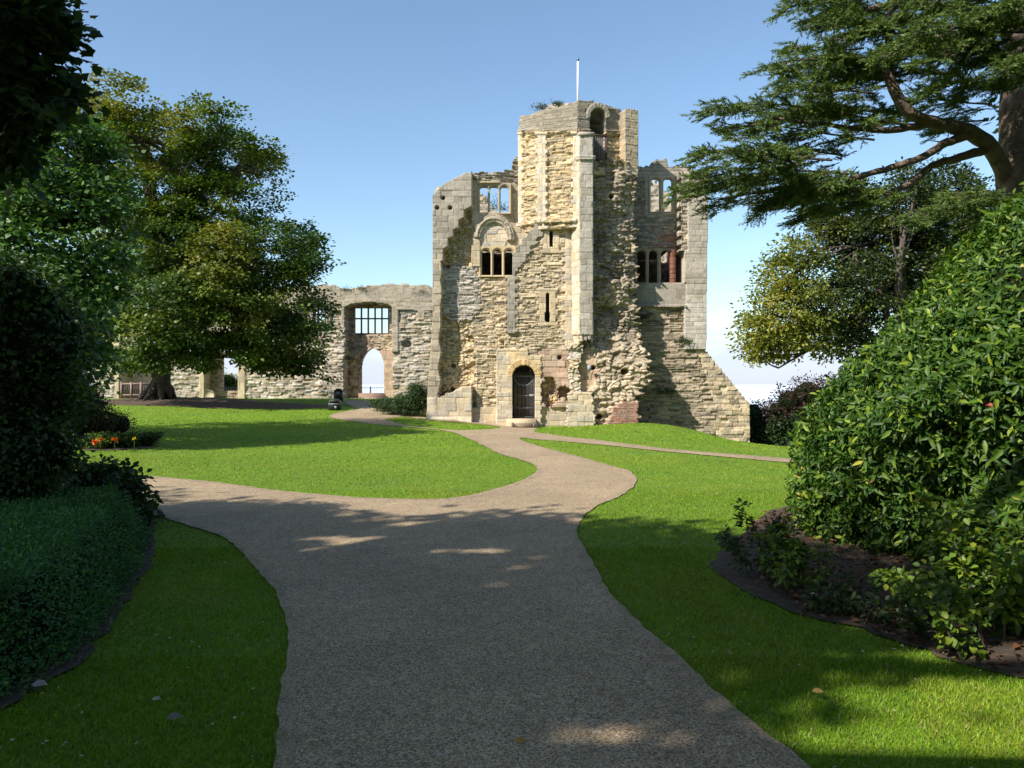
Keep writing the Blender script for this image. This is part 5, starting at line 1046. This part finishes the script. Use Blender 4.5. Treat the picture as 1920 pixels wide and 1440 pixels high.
def bin_():
    g = G(628, 769); root = empty('litter_bin', g, 'black litter bin with rounded top on the far lawn edge', 'bin'); s = g[1] / F; w = 10.5 * s; h = 22 * s; mb = MB()
    pr = [(-w, 0), (w, 0), (w, h * .62)] + [(w * math.cos(t), h * .62 + h * .36 * math.sin(t)) for t in np.linspace(.15, math.pi - .15, 9)] + [(-w, h * .62)]
    n = len(pr); V = [(g[0] + x, g[1] - w * .8, g[2] + z) for x, z in pr] + [(g[0] + x, g[1] + w * .8, g[2] + z) for x, z in pr]
    mb.add(V, [[i, (i + 1) % n, n + (i + 1) % n, n + i] for i in range(n)], [[0, i + 1, i] for i in range(1, n - 1)] + [[n, n + i, n + i + 1] for i in range(1, n - 1)])
    b = mb.build('body', M_BINM, root); MB().box((g[0] - w * .7, g[1] - w * .83, g[2] + h * .60), (g[0] + w * .7, g[1] - w * .79, g[2] + h * .78)).build('dark_slot_plate', M_INNER, b)  # solid dark plate on the front, painted as the shaded opening
    MB().box((g[0] - w * .95, g[1] - w * .86, g[2] + h * .50), (g[0] + w * .95, g[1] - w * .80, g[2] + h * .56)).build('band', M_PALERAIL, b)
    MB().box((g[0] + w * .1, g[1] - w * .84, g[2] + h * .15), (g[0] + w * .5, g[1] - w * .81, g[2] + h * .35)).build('sticker', M_PALERAIL, b)
    c = P3(635, 750, 47); z = T(c[0], 47); root = empty('information_post', (c[0], 47, z), 'dark squat information post standing behind the litter bin', 'post'); w = .24
    MB().box((c[0] - w, 46.8, z), (c[0] + w, 47.2, z + .66)).build('body', M_BINM, root); MB().box((c[0] - w * .5, 46.77, z + .68), (c[0] + w * .6, 47.1, z + .78)).box((c[0] - w, 46.75, z + .62), (c[0] + w, 47.2, z + .70)).build('top', M_IRON, root)
    MB().box((c[0] - w * .6, 46.78, z + .42), (c[0] + w * .6, 46.797, z + .6)).build('panel', M_PALERAIL, root)
bin_()
def white_post():
    g = P3(768, 735, 45); z = T(g[0], 45); root = empty('white_handrail', (g[0], 45, z), 'white bent handrail above the juniper against the rubble wall', 'handrail'); zt = py2z(718, 45)
    MB().tube([(g[0], 45, z), (g[0], 45, zt - .1), (g[0] + .04, 45, zt - .02), (g[0] + .10, 45, zt), (g[0] + .16, 45, zt - .03), (g[0] + .18, 45, zt - .12)], .035, 8).build('rail', M_WHITE, root)
white_post()
def bench_step():
    Y0, Y1 = 30.0, 30.45; x0, x1 = px2x(959, Y0), px2x(1003, Y0); z0 = T(.5, 30.2) + .005; root = empty('wooden_step', ((x0 + x1) / 2, 30.2, z0), 'low slatted wooden step in front of the iron gate', 'step')
    m = MB()
    for k in range(3): m.box((x0 + .04, Y0 + k * .15, z0 + .13), (x1 - .04, Y0 + k * .15 + .12, z0 + .16), .004)
    m.build('tread', M_OLDWOOD, root); m = MB().box((x0 + .04, Y0 + .01, z0 + .07), (x1 - .04, Y0 + .035, z0 + .11)).build('rail', M_OLDWOOD, root)
    for x in (x0, x1 - .08): MB().box((x, Y0 - .02, z0 - .02), (x + .08, Y1, z0 + .20)).build('side', M_OLDWOOD, root)
bench_step()
# tufts growing on the ruin
def tuft(px, py, Y, s, lab, cols=DG):
    c = P3(px, py, Y); root = empty('wall_plant', c, lab, 'plant'); P = c + rng.normal(0, 1, (60, 3)) * np.array([s, s * .5, s * .45]); P[:, 2] = np.maximum(P[:, 2], c[2] - .02)
    a = sprays(P, c - (0, 0, .2), 7, .05, .8, .07, .016, cols, 9, droop=-.3, tone=rng.random(60)); leaf_mesh('foliage', *a, root, M_LEAF, 'quad')
    m = MB(); 
    for k in range(6): m.tube([c - (0, 0, .06), P[k]], [.01, .004], 4)
    m.build('stem', M_BARK, root)
OL = [(.05, .06, .02), (.09, .09, .03), (.13, .12, .04)]
tuft(1016, 203, 31.0, .14, 'dry tuft on the left rim of the stair turret', OL); tuft(1047, 197, 30.9, .09, 'green tuft on the middle rim of the stair turret')
tuft(1127, 312, 30.9, .26, 'weeds on the rubble ledge below the turret opening', OL); tuft(1158, 306, 30.9, .18, 'small weeds on the ledge by the turret pier', OL)
tuft(1283, 640, 32.2, .16, 'ivy tuft where the recessed wall meets the right pier', DARKS); tuft(1204, 596, 32.2, .20, 'dark moss tuft under the window parapet', DARKS)
tuft(790, 548, 56.8, .35, 'leafy tuft near the right end of the curtain wall top', OL); tuft(680, 541, 56.8, .25, 'small tuft on the curtain wall above the mullioned window', OL); tuft(647, 543, 56.9, .25, 'tuft in the dip of the curtain wall top', OL)
tuft(655, 672, 57.6, .4, 'grassy tuft on the ledge left of the pointed archway', OL); tuft(1250, 735, 32.1, .22, 'tuft low on the shaded recess rubble', DARKS)
tuft(905, 380, 33.5, .4, 'dark bush inside the upper left window', DARKS); tuft(938, 392, 33.5, .3, 'bushy growth behind the middle upper light', DARKS)
# leaf litter and fallen leaves
def litter():
    n = 9000; P = np.column_stack([rng.uniform(2.0, 7, n), rng.uniform(3.2, 9.5, n)]); P = P[inpoly(P[:, 0], P[:, 1], BED)]; hn = 1800
    Q = np.column_stack([rng.uniform(-7, -2, 5000), rng.uniform(3.2, 9.5, 5000)]); Q = Q[inpoly(Q[:, 0], Q[:, 1], HBED)]
    def mk(P, cols, s0, s1):
        n = len(P); a = rng.uniform(0, 6.28, n); D = np.column_stack([np.cos(a), np.sin(a), rng.normal(0, .25, n)]); s = rng.uniform(s0, s1, n); B = np.column_stack([P, T(P[:, 0], P[:, 1]) + .022 + rng.uniform(0, .02, n)])
        return B, D, nrm(np.column_stack([rng.normal(0, .45, (n, 2)), np.ones(n)])), s, s * .32, hsvmix(rng.random(n), cols) * rng.uniform(.7, 1.2, (n, 1))
    o = leaf_mesh('leaf_litter', *mk(P, [(.04, .025, .015), (.09, .045, .025), (.19, .075, .03), (.16, .11, .07)], .022, .065), None, M_LEAF, 'fold'); tag(o, 'brown and rust fallen leaves over the laurel bed', 'leaf litter', kind='stuff')
    o = leaf_mesh('leaf_litter', *mk(Q, [(.04, .03, .02), (.10, .07, .05), (.18, .15, .12)], .02, .055), None, M_LEAF, 'fold'); tag(o, 'dull fallen leaves along the foot of the left hedge', 'leaf litter', kind='stuff')
    # pale bits and clippings scattered over the lawns
    n = 2600; P = np.column_stack([rng.uniform(-6, 6, n), 2.5 + 14 * rng.random(n) ** 1.3]); P = P[(~inpoly(P[:, 0], P[:, 1], PATH)) | (rng.random(len(P)) < .05)]; P = P[~inpoly(P[:, 0], P[:, 1], BED) & ~inpoly(P[:, 0], P[:, 1], HBED)]
    B = mk(P, [(.30, .30, .22), (.45, .44, .36), (.30, .22, .10)], .012, .026); B[0][:, 2] += .016; o = leaf_mesh('lawn_litter', *B, None, M_LEAF, 'quad'); tag(o, 'tiny pale petals and bits of leaf scattered on the lawns', 'litter', kind='stuff')
litter()
def one_leaf(px, py, s, col, label, rot, lift=.02, name='fallen_leaf'):
    g = G(px, py) + (0, 0, lift); m = simple(name + '_surface', col, .6, 60, .25)
    o = leaf_mesh(name, g[None], np.array([[math.cos(rot), math.sin(rot), .12]]), np.array([[.1, -.3, 1.]]), np.array([s]), np.array([s * .36]), np.array([col]), None, m, 'fold'); tag(o, label, 'leaf')
one_leaf(966, 1398, .055, (.42, .24, .04), 'ochre leaf lying alone on the near path', .4, .016); one_leaf(1522, 1314, .06, (.50, .30, .08), 'tan leaf lying on the lawn at lower right', -.2, .05)
one_leaf(1664, 1156, .08, (.55, .36, .03), 'bright yellow leaf on the bark of the laurel bed', .2, .05); one_leaf(1516, 1128, .075, (.60, .52, .44), 'pale cream leaf on the laurel bed edge', .1, .05)
one_leaf(312, 1365, .07, (.15, .14, .10), 'large grey leaf at the bottom of the left lawn strip', .5, .045); one_leaf(58, 1302, .08, (.26, .26, .22), 'pale curled leaf under the left hedge', .1, .05); one_leaf(284, 1328, .045, (.28, .28, .2), 'small pale leaf above the large grey one on the left lawn strip', .2, .045)
